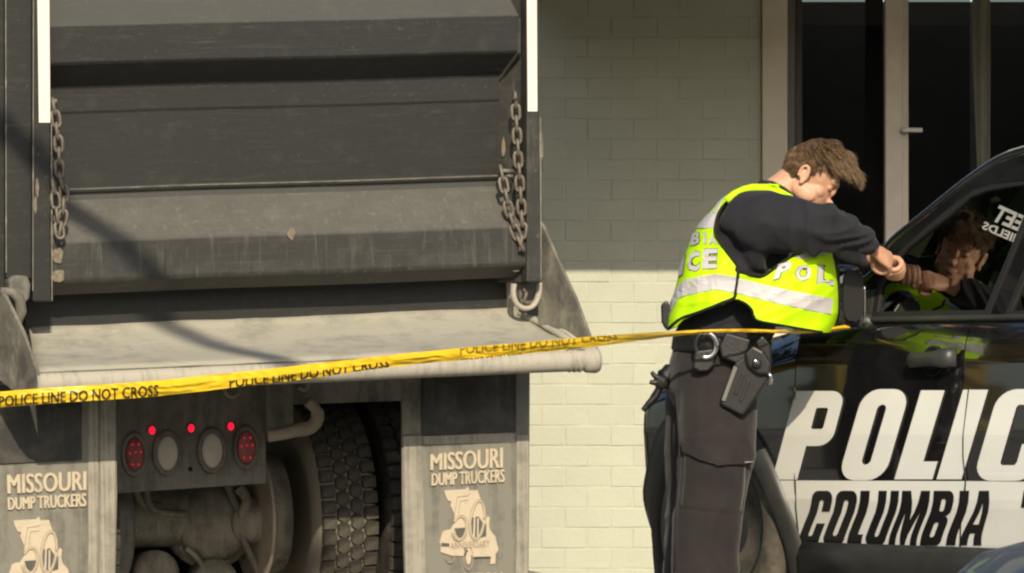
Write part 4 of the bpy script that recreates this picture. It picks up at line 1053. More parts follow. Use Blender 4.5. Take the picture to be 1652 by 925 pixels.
def fist(wrist, knuckle_dir, back_dir, thumb_sign):
    X = knuckle_dir.normalized(); Z = (back_dir-X*back_dir.dot(X)).normalized(); Y = Z.cross(X)*thumb_sign
    def q(x, y, z): return wrist+(X*x+Y*y+Z*z)*.88
    rg = []
    for x, a, b, dz in [(-.012, .029, .023, 0), (.02, .033, .022, .0), (.05, .041, .020, .002), (.078, .043, .018, .003), (.092, .040, .012, .0)]:
        rg.append([q(x, a*math.cos(t), dz+b*math.sin(t)) for t in [2*math.pi*j/16 for j in range(16)]])
    B.loft(rg)
    for i, (y, L, r) in enumerate([(.031, 1.0, .0098), (.0105, 1.07, .0102), (-.0105, 1.0, .0096), (-.031, .84, .0085)]):
        pts = [(.075, y, .004), (.092, y, .004), (.092+.026*L, y*1.0, -.014), (.092+.020*L, y*.98, -.045), (.078, y*.95, -.056), (.055, y*.92, -.050), (.046, y*.9, -.038)]
        c = catmull(pts, 3); B.tube([q(*p) for p in c], [r*(1.12 if j in (3, 4, 5) else 1-.12*j/len(c)) for j in range(len(c))], 10)
    c = catmull([(.005, .026, -.012), (.03, .046, -.028), (.058, .046, -.052), (.078, .026, -.068), (.082, .008, -.070)], 3)
    B.tube([q(*p) for p in c], [.015-.0055*j/len(c) for j in range(len(c))], 10)
wr = OP(1409, 402, .105)
fist(wr, OP(1444, 430, .04)-wr, Vector((.35, -.75, .55)), 1)
wf = OP(1418, 418, -.045)
fist(wf, OP(1456, 428, .0)-wf, Vector((.2, .55, .8)), -1)
# legs and feet (inside the trousers and boots)
feet_y = YH+(H-GZ)*PX
legN = [(1162, 600, .09, .085, .09), (1155, 700, .10, .08, .08), (1146, 800, .10, .058, .058), (1140, 860, .10, .056, .056), (1136, 960, .10, .036, .036), (1138, feet_y-22, .10, .036, .036)]
legF = [(1140, 600, -.09, .085, .09), (1128, 700, -.12, .08, .08), (1118, 800, -.13, .058, .058), (1112, 860, -.14, .056, .056), (1106, 960, -.14, .036, .036), (1108, feet_y-26, -.14, .036, .036)]
rings_tube(B, legN); rings_tube(B, legF)
for fxp, d in ((1138, .10), (1108, -.14)):
    B.tube([OP(fxp-16, feet_y-18, d), OP(fxp+20, feet_y-20, d+.01), OP(fxp+60, feet_y-14, d+.03), OP(fxp+84, feet_y-10, d+.04)], [.036, .04, .036, .022], 12)
me = remesh(B, .0042, 3, 'body'); body_o = link('body', me, M['skin'], person, True)
for s_ in (1, -1):
    m_ = MB(); m_.ellipsoid(HP(.071, s_*.031, .004), (fx*.0125, ly*.0125, up*.006), 12, 8); m_.build('eye', M['eye'], person, smooth=True)
    m_ = MB(); m_.tube([HP(.092-.004*abs(i-2)-.004*i*.3, s_*(.014+.012*i), .030+.003*math.sin(i)) for i in range(4)], [.004, .0055, .005, .002], 6); m_.build('eyebrow', M['hair_mid'], person, smooth=True)
for s_ in (1, -1):
    m_ = MB(); m_.tube([HP(.0925-.002*abs(i), s_*(.031+.006*i), -.001-.001*abs(i)) for i in (-2, -1, 0, 1, 2)], [.0008, .0018, .002, .0018, .0008], 6); m_.build('eyelashes', M['hair_mid'], person, smooth=True)
m_ = MB(); m_.tube([HP(.104-abs(i)*.005, i*.009, -.070) for i in (-2, -1, 0, 1, 2)], [.002, .0045, .0055, .0045, .002], 6); m_.build('lips', M['lip'], person, smooth=True)
# ---------------- hair: cap plus combed locks
rnd = random.Random(11)
def hair_ok(x, y, z):
    """scalp region in head coordinates"""
    if x > .06: return z > .074
    if x > .02: return z > .060
    if x > .004: return z > .045
    if x > -.008: return z > -.004 if abs(y) > .06 else z > .03      # sideburn
    if x > -.035: return z > .020 if abs(y) > .05 else z > -.03
    return z > -.066
cap = MB(); rows = []
nU, nV = 44, 26
pts = {}
for i in range(nU):
    for j in range(nV+1):
        a = 2*math.pi*i/nU; t = math.pi*j/nV*.78
        x, y, z = -.005+.104*math.sin(t)*math.cos(a), .083*math.sin(t)*math.sin(a), .026+.106*math.cos(t)
        k_ = 1.0+.05*noise.noise(Vector((x*40, y*40, z*40))); pts[i, j] = (x*k_, y*k_, z*k_)
vs, fs, ix = [], [], {}
for i in range(nU):
    for j in range(nV):
        q = [(i, j), ((i+1) % nU, j), ((i+1) % nU, j+1), (i, j+1)]
        c = [sum(pts[k][m] for k in q)/4 for m in range(3)]
        if not hair_ok(*c): continue
        for k in q:
            if k not in ix: ix[k] = len(vs); vs.append(HP(*pts[k]))
        fs.append([ix[k] for k in q])
cap.add(vs, fs); M['hair_under'] = plain('matt dark brown hair', (0.085, 0.05, 0.027), .95, spec=.1, vary=.4, vs=80)  # cap in plain matt brown, darker than the locks
hair = cap.build('hair', M['hair_under'], person, smooth=True, solid=.006)
def locks(n, mat, seed, bias):
    rnd = random.Random(seed); m_ = MB(); made = 0
    while made < n:
        a = rnd.uniform(0, 2*math.pi); t = math.acos(1-rnd.random()*1.55)
        x, y, z = -.005+.100*math.sin(t)*math.cos(a), .079*math.sin(t)*math.sin(a), .026+.101*math.cos(t)
        if not hair_ok(x, y, z) or rnd.random() > bias(x, y, z): continue
        made += 1
        p = Vector((x, y, z)); nrm = Vector(((x+.005)/.1**2, y/.079**2, (z-.026)/.101**2)).normalized()
        whorl = Vector((-.055, 0, .11))
        fl = (p-whorl); fl = (fl-nrm*fl.dot(nrm)); fl = fl.normalized() if fl.length > 1e-4 else Vector((1, 0, 0))
        side = z < .062+.02*noise.noise(p*60) or (abs(y) > .055 and z < .08+rnd.uniform(-.03, .02))
        if not side: fl = (fl*.6+Vector((1.0, -.10, .12))).normalized()
        else: fl = (fl*.4+(Vector((.3, 0, -.75)) if x > -.03 else Vector((-.25, 0, -.9)))).normalized()
        cn = Vector((noise.noise(p*34), noise.noise(p*34+Vector((7, 1, 3))), noise.noise(p*34+Vector((2, 9, 5)))))   # neighbours lie in one lock
        fl = (fl+cn*.42+Vector((rnd.gauss(0, .07), rnd.gauss(0, .07), rnd.gauss(0, .05)))).normalized()
        if side: L = rnd.uniform(.016, .030) if z < .03 else rnd.uniform(.026, .042)
        else: L = rnd.uniform(.045, .072)*(1.0 if x > .02 else 1)
        lift = (.36+.4*noise.noise(p*26)+rnd.uniform(-.08, .08)) if not side else rnd.uniform(.02, .12)
        if x > .05 and not side: lift += .25
        pts_ = []
        for s_ in range(6):
            u = s_/5; pts_.append(p+fl*L*u+nrm*(.004+lift*L*math.sin(u*2.0)*.62)-Vector((0, 0, 1))*(.006*u*u if not side else 0)-nrm*(.006*u*u if side else .0))
        r0 = rnd.uniform(.0005, .0011)
        m_.tube([HP(*q) for q in pts_], [r0*.8, r0*1.15, r0, r0*.8, r0*.5, r0*.12], 4, caps=False)
    return m_.build('hair_lock', mat, hair, smooth=True)
h1 = locks(11000, M['hair_mid'], 5, lambda x, y, z: 1.0); h2 = locks(3000, M['hair_blond'], 9, lambda x, y, z: .15+.85*max(0, min(1, (x+.03)/.1)))
h1['kind'] = 'stuff'; h2['kind'] = 'stuff'
# ---------------- shirt
S_ = MB()
rings_tube(S_, [(1243, 312, 0, .062, .075), (1236, 326, 0, .085, .12), (1215, 352, 0, .125, .205), (1196, 405, 0, .165, .2), (1180, 470, 0, .175, .18), (1166, 540, 0, .168, .185), (1164, 575, 0, .165, .185)], 28)
rings_tube(S_, [(1196, 350, .12, .10, .10), (1232, 360, .19, .12, .10), (1275, 366, .235, .098, .085), (1320, 369, .26, .085, .078), (1356, 372, .245, .072, .07), (1386, 385, .185, .058, .056), (1404, 397, .135, .046, .046)], 20)
rings_tube(S_, [(1225, 350, -.12, .09, .10), (1262, 362, -.19, .09, .09), (1305, 378, -.22, .07, .07), (1345, 390, -.24, .066, .066), (1388, 407, -.155, .055, .055), (1407, 413, -.09, .044, .044)], 20)
rings_tube(S_, [(1214, 392, .15, .06, .09), (1224, 425, .165, .042, .07), (1230, 440, .17, .016, .04)], 14)
me = remesh(S_, .0075, 5, 'shirt')
def fold(co, dirv, freq, amp, seed, p=1.5):
    u = co.dot(dirv)*freq; q = noise.noise(Vector((co.x*3+seed, co.y*3, co.z*3)))*2.2
    r = 1-abs(noise.noise(Vector((u+q, co.dot(Vector((dirv.z, .3, -dirv.x)))*freq*.28+seed, co.y*freq*.3))))*2
    return amp*(max(0, r)**p-.45)
dA, dB = Vector((.85, 0, .5)).normalized(), Vector((.35, .1, -.95)).normalized()
ex_ = OP(1345, 372, .2); sx_ = OP(1222, 400, .15)
wrinkle(me, lambda co: (1+.9*math.exp(-(co-ex_).length_squared/.018)+.8*math.exp(-(co-sx_).length_squared/.02))*(fold(co, dA, 9, .013, 3.1, 2.2)+fold(co, dB, 14, .010, 7.7, 2.0))+.004*noise.noise(co*14))
shirt = link('shirt', me, M['shirt'], person, True)
m_ = MB(); m_.tube([OP(*p) for p in [(1218, 306, .05), (1228, 298, .075), (1244, 300, .095), (1262, 309, .10), (1276, 320, .08)]], [(.018, .008)]*5, 8); m_.build('collar', M['shirt'], shirt, smooth=True)
# ---------------- trousers
T_ = MB()
rings_tube(T_, [(1163, 560, 0, .165, .18), (1160, 585, 0, .168, .19), (1150, 625, 0, .165, .19), (1146, 660, 0, .13, .16)], 28)
rings_tube(T_, [(1158, 620, .075, .14, .13), (1158, 690, .10, .136, .125), (1155, 740, .11, .132, .12), (1148, 800, .11, .122, .105), (1140, 860, .11, .122, .10), (1136, 925, .10, .118, .098), (1134, feet_y-34, .10, .105, .095)], 24)
rings_tube(T_, [(1136, 620, -.08, .135, .13), (1128, 690, -.12, .122, .12), (1122, 760, -.14, .112, .11), (1118, 830, -.15, .098, .10), (1114, 925, -.15, .095, .095), (1112, feet_y-36, -.15, .092, .09)], 24)
me = remesh(T_, .0075, 5, 'trousers')
dC = Vector((.80, 0, .55)).normalized(); dD = Vector((-.75, .1, .6)).normalized()
def twr(co):
    z = co.z; knee = math.exp(-((z-.50)/.16)**2)+math.exp(-((z-.16)/.14)**2)+.35
    return fold(co, dC, 5, .008*knee, 4.3, 1.5)+fold(co, dD, 9, .005*knee, 5.5, 2.0)+.003*noise.noise(co*12)
wrinkle(me, twr); trousers = link('trousers', me, M['trouser'], person, True)
# cargo pocket with its flap, on the outer thigh
from mathutils.bvhtree import BVHTree
def bvh(o): return BVHTree.FromPolygons([v.co.copy() for v in o.data.vertices], [tuple(p.vertices) for p in o.data.polygons])
def on_surface(tree_, px, py, off):
    o = CAM-OR_; d = ray(px, py).normalized(); loc, nn, i, dist = tree_.ray_cast(o, d)
    if loc is None: return OP(px, py, .2)
    if nn.dot(d) > 0: nn = -nn
    return loc+nn*off
tt = bvh(trousers)
def patch(name, corners, nx, ny, off, mat, par, tree_, solid=.004, wave=0.0):
    q = quad_map(*corners); rows = []
    for i in range(ny+1):
        rows.append([on_surface(tree_, *q(j/nx, 1-i/ny), (off if i < ny-1 else -.004 if i < ny else -.012)+wave*math.sin(j*.9+i*.5)) for j in range(nx+1)])
    m_ = MB(); m_.grid(rows); return m_.build(name, mat, par, smooth=True, solid=solid)
patch('cargo_pocket', ((1106, 724), (1203, 738), (1196, 838), (1098, 828)), 18, 18, .003, M['trouser'], trousers, tt, .003, .0012)
vf = slice_flat(slice_flat(flat_poly([[(1104, 712), (1206, 716), (1206, 747), (1180, 749), (1157, 750), (1132, 742), (1106, 728)]]), 10, 0), 8, 1)
sheet('pocket_flap', vf, lambda x, y: on_surface(tt, x, y, .014), M['trouser'], trousers, solid=.006)
patch('pocket_tab', ((1197, 744), (1207, 743), (1206, 749), (1197, 750)), 3, 2, .026, M['silver'], trousers, tt, .002)
m_ = MB(); m_.tube([on_surface(tt, x, y, .004) for x, y in [(1096, 600), (1093, 640), (1096, 680), (1099, 720), (1097, 770), (1092, 830), (1090, 920)]], .004, 6); m_.build('side_seam', M['trouser'], trousers, smooth=True)
for fxp, d in ((1138, .10), (1108, -.14)):
    m_ = MB(); rings_tube(m_, [(fxp-2, feet_y-60, d, .058, .055), (fxp, feet_y-30, d, .06, .055), (fxp+4, feet_y-14, d, .075, .052), (fxp+4, feet_y-2, d, .078, .05)], 16)
    m_.tube([OP(fxp-26, feet_y-16, d), OP(fxp+20, feet_y-22, d+.01), OP(fxp+66, feet_y-16, d+.03), OP(fxp+94, feet_y-12, d+.04)], [(.03, .045), (.042, .048), (.034, .048), (.02, .03)], 14)
    m_.build('boot', M['boot'], person, smooth=True)
# ---------------- high visibility vest
LT = [(296, 1222), (302, 1198), (310, 1181), (325, 1163), (340, 1149), (360, 1132), (380, 1119), (410, 1107), (430, 1100), (460, 1092), (490, 1084), (515, 1078), (545, 1075)]
RT = [(296, 1258), (302, 1264), (310, 1272), (330, 1292), (360, 1318), (390, 1336), (410, 1343), (440, 1349), (480, 1353), (505, 1352), (525, 1345), (545, 1338)]
BT = [(296, .10), (310, .15), (340, .20), (380, .235), (440, .255), (500, .265), (545, .27)]
def vsurf(px, py, off=0.0, far=False):
    L, Rr = lerp_list(LT, py), lerp_list(RT, py); cx_, a = (L+Rr)/2, (Rr-L)/2
    s_ = max(-1, min(1, (px-cx_)/a)); c = (1-abs(s_)**2.3)**(1/2.3); b = lerp_list(BT, py)
    w_ = .010*(1-2*abs(noise.noise(Vector((px*.012+py*.021, py*.008-px*.006, 8)))))**3*(1 if py > 380 else .3)+.013*noise.noise(Vector((px*.022, py*.016, 2 if far else 0)))+.007*noise.noise(Vector((px*.05, py*.02+px*.03, 5)))
    gather = .012*math.exp(-((px-1188)/18)**2)*-1
    d = (b*c+(w_+gather)*min(1, c*2)+off*c)*(-1 if far else 1)
    x = cx_+a*s_+off*PX*s_*(1 if c < .6 else .4)
    return OP(x, py, d+.02)
HEM = [(1060, 534), (1077, 533), (1090, 528), (1102, 516), (1130, 505), (1160, 494), (1184, 483), (1189, 483), (1200, 489), (1213, 500), (1220, 516), (1250, 524), (1290, 531), (1325, 537), (1340, 536), (1352, 515), (1360, 505)]
ARM = [(1206, 304), (1185, 318), (1168, 332), (1158, 350), (1154, 374), (1160, 388), (1172, 405), (1189, 428), (1191, 438), (1230, 445), (1256, 427), (1280, 411), (1334, 390), (1336, 360), (1320, 330), (1296, 312), (1266, 303), (1236, 299)]
def hem(x): return lerp_list(HEM, x)
rows_px = []
vs, fs, idm = [], [], {}
NX, NY = 170, 120
for far in (False, True):
    for i in range(NX+1):
        sx = math.sin(-math.pi/2+math.pi*i/NX)
        for j in range(NY+1):
            # slide down the column until the hem
            y = 298+(540-298)*j/NY
            for _ in range(3):
                L, Rr = lerp_list(LT, y), lerp_list(RT, y); x = (L+Rr)/2+(Rr-L)/2*sx
                y = min(298+(540-298)*j/NY, hem(x))
            idm[far, i, j] = len(vs); vs.append((vsurf(x, y, 0, far), x, y))
    for i in range(NX):
        for j in range(NY):
            q = [idm[far, i, j], idm[far, i+1, j], idm[far, i+1, j+1], idm[far, i, j+1]]
            c = (sum(vs[k][1] for k in q)/4, sum(vs[k][2] for k in q)/4)
            if inside(c, ARM): continue
            h_ = [vs[k][2] for k in q]
            if max(h_)-min(h_) < .02 and (vs[q[0]][0]-vs[q[2]][0]).length < 1e-5: continue
            fs.append(q)
me = bpy.data.meshes.new('vest'); me.from_pydata([v[0] for v in vs], [], fs)
bm = bmesh.new(); bm.from_mesh(me); bmesh.ops.remove_doubles(bm, verts=bm.verts, dist=.0006)
bmesh.ops.delete(bm, geom=[v for v in bm.verts if not v.link_faces], context='VERTS'); bmesh.ops.recalc_face_normals(bm, faces=bm.faces); bm.to_mesh(me); bm.free()
vest = link('vest', me, M['vest'], person, True, solid=.006)
def vline(pts, r, name, mat, off=.004, k=5, close=False):
    m_ = MB(); m_.tube([vsurf(x, y, off) for x, y in catmull(pts, k)], r, 8); return m_.build(name, mat, vest, smooth=True)
vline(ARM[:10]+[(1200, 441)], .0058, 'binding', M['piping'])
vline([(1191, 440), (1190, 452), (1187, 470), (1184, 481), (1165, 489), (1144, 498), (1120, 507), (1102, 513), (1090, 522), (1080, 531)], .0062, 'binding', M['piping'])
vline([(1190, 484), (1203, 490), (1213, 500), (1220, 516), (1250, 523), (1290, 530), (1325, 536)], .004, 'binding', M['piping'])
vline([(1336, 394), (1344, 420), (1349, 450), (1351, 490), (1349, 520)], .0045, 'binding', M['piping'])
vline([(1191, 439), (1212, 444), (1230, 446), (1256, 428), (1280, 412), (1306, 401), (1334, 391)], .0055, 'binding', M['piping'], .003)
def vpatch(name, poly, mat, off=.005, n1=14, n2=6, par=None):
    vf = slice_flat(slice_flat(flat_poly([poly]), n1, 0), n2, 1)
    return sheet(name, vf, lambda x, y: vsurf(x, y, off), mat, par or vest, solid=.0015)
def band(name, poly): 
    vpatch(name, poly, M['silver'], .0065)
band('reflective_band', [(1080, 502), (1086, 484), (1093, 467), (1105, 453), (1130, 446), (1155, 442), (1188, 447), (1187, 473), (1155, 467), (1130, 472), (1108, 477), (1097, 481), (1088, 497), (1081, 511)])
band('reflective_band', [(1192, 449), (1230, 459), (1270, 468), (1310, 476), (1341, 482), (1338, 507), (1300, 500), (1260, 491), (1220, 481), (1189, 473)])
band('reflective_band', [(1119, 367), (1127, 353), (1134, 347), (1160, 343), (1154, 369), (1135, 368)])
band('reflective_strip', [(1152, 343), (1157, 333), (1167, 318), (1173, 316), (1163, 332), (1159, 343)])
band('reflective_band', [(1286, 410), (1310, 397), (1336, 393), (1338, 401), (1325, 412), (1300, 418), (1285, 417)])
for a_, b_ in (((1154, 443), (1186, 447)),):
    pass
def vtext(body_, q, off):
    qm = quad_map(*q)
    vf = slice_flat(flat_text(body_, .05, 2), 6, 1)
    vb = slice_flat(flat_text(body_, .085, 2), 6, 1)
    sheet('lettering_edge', vb, lambda x, y: vsurf(*qm(-.02+1.04*x, -.03+1.06*y), off-.0022), M['piping'], vest)
    return sheet('lettering', vf, lambda x, y: vsurf(*qm(x, y), off), M['silver'], vest)
vtext('C', ((1114, 408), (1131, 404), (1130, 436), (1111, 440)), .008); vtext('E', ((1136, 402), (1159, 401), (1157, 433), (1134, 434)), .008)
vtext('I', ((1102, 414), (1109, 411), (1104, 443), (1097, 447)), .008)
vtext('B', ((1121, 376), (1133, 374), (1131, 394), (1117, 396)), .008); vtext('I', ((1137, 375), (1141, 375), (1141, 393), (1136, 394)), .008); vtext('A', ((1145, 378), (1155, 380), (1158, 394), (1144, 394)), .008)
vtext('P', ((1255, 427), (1278, 420), (1273, 446), (1247, 452)), .008); vtext('O', ((1284, 427), (1309, 428), (1307, 454), (1281, 453)), .008); vtext('L', ((1319, 428), (1341, 430), (1342, 461), (1317, 458)), .008)
# shoulder strap and neck edge on top
m_ = MB(); m_.tube([OP(*p) for p in catmull([(1172, 324, .175), (1192, 310, .165), (1216, 303, .15), (1240, 306, .135), (1266, 317, .12), (1288, 330, .10)], 4)], [(.013, .007)]*21, 8); m_.build('shoulder_strap', M['vest'], vest, smooth=True)
m_ = MB(); m_.tube([OP(*p) for p in catmull([(1240, 299, .105), (1256, 307, .11), (1276, 318, .10), (1294, 330, .09)], 4)], [(.008, .005)]*13, 8); m_.build('neck_edge', M['vest'], vest, smooth=True)
# ---------------- duty belt and what it carries
bel = MB(); rows = []
for z_ in (546, 550, 560, 570, 574):
    r_ = []
    for j in range(49):
        a = 2*math.pi*j/48; k = .172 if 548 < z_ < 572 else .164
        r_.append(OP(1164+k*PX*math.sin(a)-(z_-560)*.15, z_+6*math.sin(a)-2, (k+.022)*math.cos(a)))
    rows.append(r_)
bel.grid(rows); belt = bel.build('duty_belt', M['leather'], person, smooth=True, solid=.004)
def gear(name, pts, d, th, mat, par=belt, bevel=.008):
    f = [OP(x, y, d+th) for x, y in pts]; b = [OP(x, y, d) for x, y in pts]
    m_ = MB(); m_.prism(f, b); return m_.build(name, mat, par, bevel=bevel, smooth=False, seg=3)
gear('cuff_case', [(1121, 566), (1154, 562), (1153, 590), (1142, 600), (1128, 601), (1117, 594)], .175, .045, M['leather'])
m_ = MB(); m_.tube([OP(1139+17*math.cos(a), 557+20*math.sin(a), .225) for a in [math.radians(-110+i*13) for i in range(18)]], [(.0085, .005)]*18, 8); m_.build('handcuff', M['chrome'], belt, smooth=True)
m_ = MB(); m_.tube([OP(1139+17*math.cos(a), 557+20*math.sin(a), .215) for a in [math.radians(120+i*13) for i in range(11)]], [(.0085, .005)]*11, 8); m_.build('handcuff', M['holster'], belt, smooth=True)
gear('pouch', [(1171, 536), (1212, 548), (1203, 578), (1190, 588), (1164, 578), (1160, 560)], .17, .06, M['leather'])
# holster hanging forward on the hip with the pistol in it
hol = gear('holster', [(1186, 586), (1212, 566), (1243, 594), (1240, 612), (1202, 668), (1196, 671), (1163, 654), (1161, 646)], .18, .055, M['holster'])
gear('holster_edge', [(1184, 590), (1190, 594), (1170, 648), (1164, 646)], .237, .006, M['frame_grey'], hol, .002)
gear('holster_hood', [(1200, 572), (1214, 556), (1232, 566), (1246, 588), (1243, 606), (1222, 606), (1205, 592)], .215, .042, M['holster'], hol, .012)
gear('pistol_grip', [(1218, 552), (1230, 540), (1244, 556), (1246, 584), (1238, 598), (1226, 584)], .19, .035, M['holster'], hol, .01)
m_ = MB(); m_.lathe(OP(1221, 587, .262), (0, -1, 0), [(-.005, .018), (.004, .017), (.008, .009), (.009, .001)], 18); m_.build('release_stud', M['steel_wheel'], hol, smooth=True)
m_ = MB(); m_.tube([OP(1239, 600, .25), OP(1244, 608, .25), OP(1243, 618, .245), OP(1238, 622, .24)], [.006, .008, .007, .004], 8); m_.build('holster_buckle', M['chrome'], hol, smooth=True)
m_ = MB(); m_.ellipsoid(OP(1219, 583, .268), ((.009, 0, 0), (0, .004, 0), (0, 0, .007)), 10, 6); m_.build('release_button', M['chrome'], hol, smooth=True)
for x0, y0 in ((1198, 600), (1206, 612)):
    gear('holster_rib', [(x0, y0), (x0+5, y0+3), (x0-9, y0+38), (x0-14, y0+35)], .233, .006, M['holster'], hol, .002)
# radio and gloves behind the hip
gear('radio', [(1066, 492), (1076, 484), (1084, 500), (1083, 528), (1074, 533), (1067, 520)], .02, .07, M['holster'])
glove = MB()
rings_tube(glove, [(1084, 596, .02, .03, .025), (1072, 612, .04, .03, .025), (1066, 626, .04, .024, .02)], 12)
for pts in ([(1064, 612, .05), (1055, 606, .05), (1051, 600, .05)], [(1066, 606, .03), (1064, 602, .03), (1066, 598, .03)], [(1062, 618, .05), (1054, 618, .05), (1048, 616, .05)], [(1064, 626, .04), (1058, 640, .04), (1048, 650, .04), (1037, 663, .04)]):
    glove.tube([OP(*p) for p in pts], [.011, .0095, .009, .008][:len(pts)] if len(pts) < 4 else [.014, .013, .013, .010], 8)
me = remesh(glove, .004, 3, 'glove'); link('glove', me, M['leather'], belt, True)
# ================================================================== police tape
M['tape'] = plain('yellow plastic tape', (0.82, 0.54, 0.02), 0.35, vary=0.08, vs=6)
M['tape_ink'] = plain('black ink', (0.035, 0.026, 0.01), 0.5)
# centre line (px, py), depth, half width px, fold twist (0 = face on)
TAPE = [(-60, 650, 21.6, 15), (60, 640, 21.5, 14), (150, 634, 21.5, 14), (250, 627, 21.4, 14), (370, 614, 21.3, 13.5), (470, 603, 21.2, 13), (620, 584, 21.0, 11),
        (700, 575.5, 20.9, 10.5), (760, 570, 20.8, 11), (900, 557, 20.5, 10), (1000, 547, 20.2, 8), (1080, 539.5, 19.72, 5), (1150, 534.5, 19.62, 3.2), (1215, 533.5, 19.66, 2.6), (1262, 535.5, 19.75, 3), (1318, 534, 19.85, 3.5), (1372, 527, 20.02, 4)]
TC = catmull(TAPE, 8)
tape_o = Vector(P(600, 588, 21.0))
xs_ = [c[0] for c in TC]
def tape_pt(x, t, off=0.0):
    """x in photo px along the tape, t -1..1 across (1 = top)"""
    i = max(0, min(len(TC)-2, next((k for k in range(len(TC)-1) if TC[k+1][0] >= x), len(TC)-2)))
    s_ = (x-TC[i][0])/(TC[i+1][0]-TC[i][0]); c = [a+(b-a)*s_ for a, b in zip(TC[i], TC[i+1])]
    c[3] *= .9+.06*noise.noise(Vector((x*.011, 3, 1)))
    ridge = 0.006*(1-2*abs(noise.noise(Vector((x*.035, t*1.3+x*.01, 9)))))+0.02*(1-abs(t-0.1))*(0.6+0.4*math.sin(x*.03))+0.006*noise.noise(Vector((x*.02, t*2, 0)))
    wob = 0.5*noise.noise(Vector((x*.05, t, 4)))
    return P(x, c[1]-t*c[3]+wob, c[2]-ridge-off)-tape_o
rows = []
n_ = 420
for i in range(n_+1):
    x = -60+(1372+60)*i/n_
    rows.append([tape_pt(x, -1+2*j/20) for j in range(21)])
mb = MB(); mb.grid(rows); tape = mb.build('police_tape', M['tape'], smooth=True); tape.location = tape_o
tag(tape, 'yellow police line tape stretched across the truck to the car mirror', 'tape')
M['tape_ink_back'] = plain('ink seen through the tape', (0.30, 0.21, 0.02), 0.5)
def tape_text(x0, x1, lo, hi, crop=None, ink='tape_ink'):
    vf = bold_text('POLICE LINE DO NOT CROSS', .002, 2); vf = ([(a, b) for a, b, _ in vf[0]], vf[1])
    if crop is not None:                                # the fold hides part of the letters
        v, f = vf; bm = bmesh.new(); bv = [bm.verts.new((a, b, 0)) for a, b in v]
        for q in f:
            try: bm.faces.new([bv[i] for i in q])
            except ValueError: pass
        bmesh.ops.bisect_plane(bm, geom=bm.verts[:]+bm.edges[:]+bm.faces[:], plane_co=(0, crop[0], 0), plane_no=(0, crop[1], 0), clear_outer=True)
        bm.verts.index_update(); vf = ([(a.co.x, a.co.y) for a in bm.verts], [tuple(y.index for y in q.verts) for q in bm.faces]); bm.free()
    vf = slice_flat(slice_flat(vf, 40, 0), 6, 1)
    v, f = vf; ys_ = [b for _, b in v]; y0, y1 = min(ys_), max(ys_)
    m_ = MB(); m_.add([tape_pt(x0+(x1-x0)*a, lo+(hi-lo)*(b-y0)/(y1-y0), .006) for a, b in v], f)
    o = m_.build('lettering', M[ink], tape, fix=False); return o
tape_text(-2, 256, -.95, .45)
tape_text(370, 628, -1.0, -.05, (0.62, 1))
tape_text(738, 842, -1.0, -.7, (0.35, 1))
tape_text(742, 996, .0, .95, (0.6, 1), 'tape_ink_back')
# ================================================================== dark car in the near foreground
def fg_car():
    Yf = 9.0
    O = Vector((2.27, Yf, 0)); O.z = ground_z(2.27, Yf)
    M['car_blue'] = paint('dark blue grey car paint', (0.010, 0.014, 0.021), 0.45, .12)
    root = thing('parked_car', 'dark blue car whose glossy front corner shows at the bottom right', 'car', O)
    # body stations along x (nose at the left): x, top z, bottom z, half depth
    st_ = [(-1.62, .60, .34, .50), (-1.58, .70, .28, .62), (-1.50, .765, .22, .70), (-1.38, .795, .2, .76), (-1.2, .825, .2, .80), (-.9, .86, .2, .83), (-.5, .90, .2, .84), (0, .93, .2, .85), (.6, .94, .2, .85), (1.4, .94, .2, .85), (2.0, .93, .22, .83), (2.6, .9, .26, .78), (2.78, .82, .32, .68), (2.83, .7, .4, .55)]
    rings = []
    for x, zt_, zb_, hd in st_:
        zc_, hz = (zt_+zb_)/2, (zt_-zb_)/2; r = []
        for j in range(36):
            a = 2*math.pi*j/36; c, s = math.cos(a), math.sin(a)
            r.append(Vector((x, hd*math.copysign(abs(c)**.42, c), zc_+hz*math.copysign(abs(s)**.5, s)+(.02*(1-abs(c)) if s > 0 else 0))))
        rings.append(r)
    m_ = MB(); m_.loft(rings); b_ = m_.build('body', M['car_blue'], root, smooth=True)
    cab = [(.05, .93, .93, .80), (.45, 1.22, .93, .72), (.85, 1.40, .93, .66), (1.3, 1.44, .93, .64), (1.75, 1.38, .93, .64), (2.3, 1.0, .92, .7)]
    rings = []
    for x, zt_, zb_, hd in cab:
        rings.append([Vector((x, -.80, zb_)), Vector((x, -hd, zt_-.04)), Vector((x, -hd+.08, zt_)), Vector((x, 0, zt_+.02)), Vector((x, hd-.08, zt_)), Vector((x, hd, zt_-.04)), Vector((x, .80, zb_))])
    m_ = MB(); m_.loft(rings); m_.build('cabin', M['car_glass'], root, smooth=True)
    m_ = MB(); m_.grid([[r[i]+Vector((0, 0, .006)) for i in (1, 2, 3, 4, 5)] for r in rings[2:5]]); m_.build('roof', M['car_blue'], root, smooth=True, solid=.01)
    for s_ in (1, -1):
        for x in (-.95, 1.75):
            m_ = MB(); m_.lathe((x, s_*.72, .31), (0, s_, 0), [(-.1, .2), (-.1, .29), (-.08, .31), (.08, .31), (.1, .29), (.1, .2), (.07, .19), (.05, .02)], 40); t_ = m_.build('tyre', M['tyre_car'], root, smooth=True)
            m_ = MB(); m_.lathe((x, s_*.72, .31), (0, s_, 0), [(.06, .19), (.1, .185), (.085, .05), (.085, .01)], 24); m_.build('rim', M['chrome'], t_, smooth=True)
        m_ = MB(); m_.ellipsoid((-1.47, s_*.52, .62), ((.1, 0, 0), (0, .14, 0), (0, 0, .06)), 16, 8); m_.build('headlight', M['dust_lens'], root, smooth=True)
fg_car()
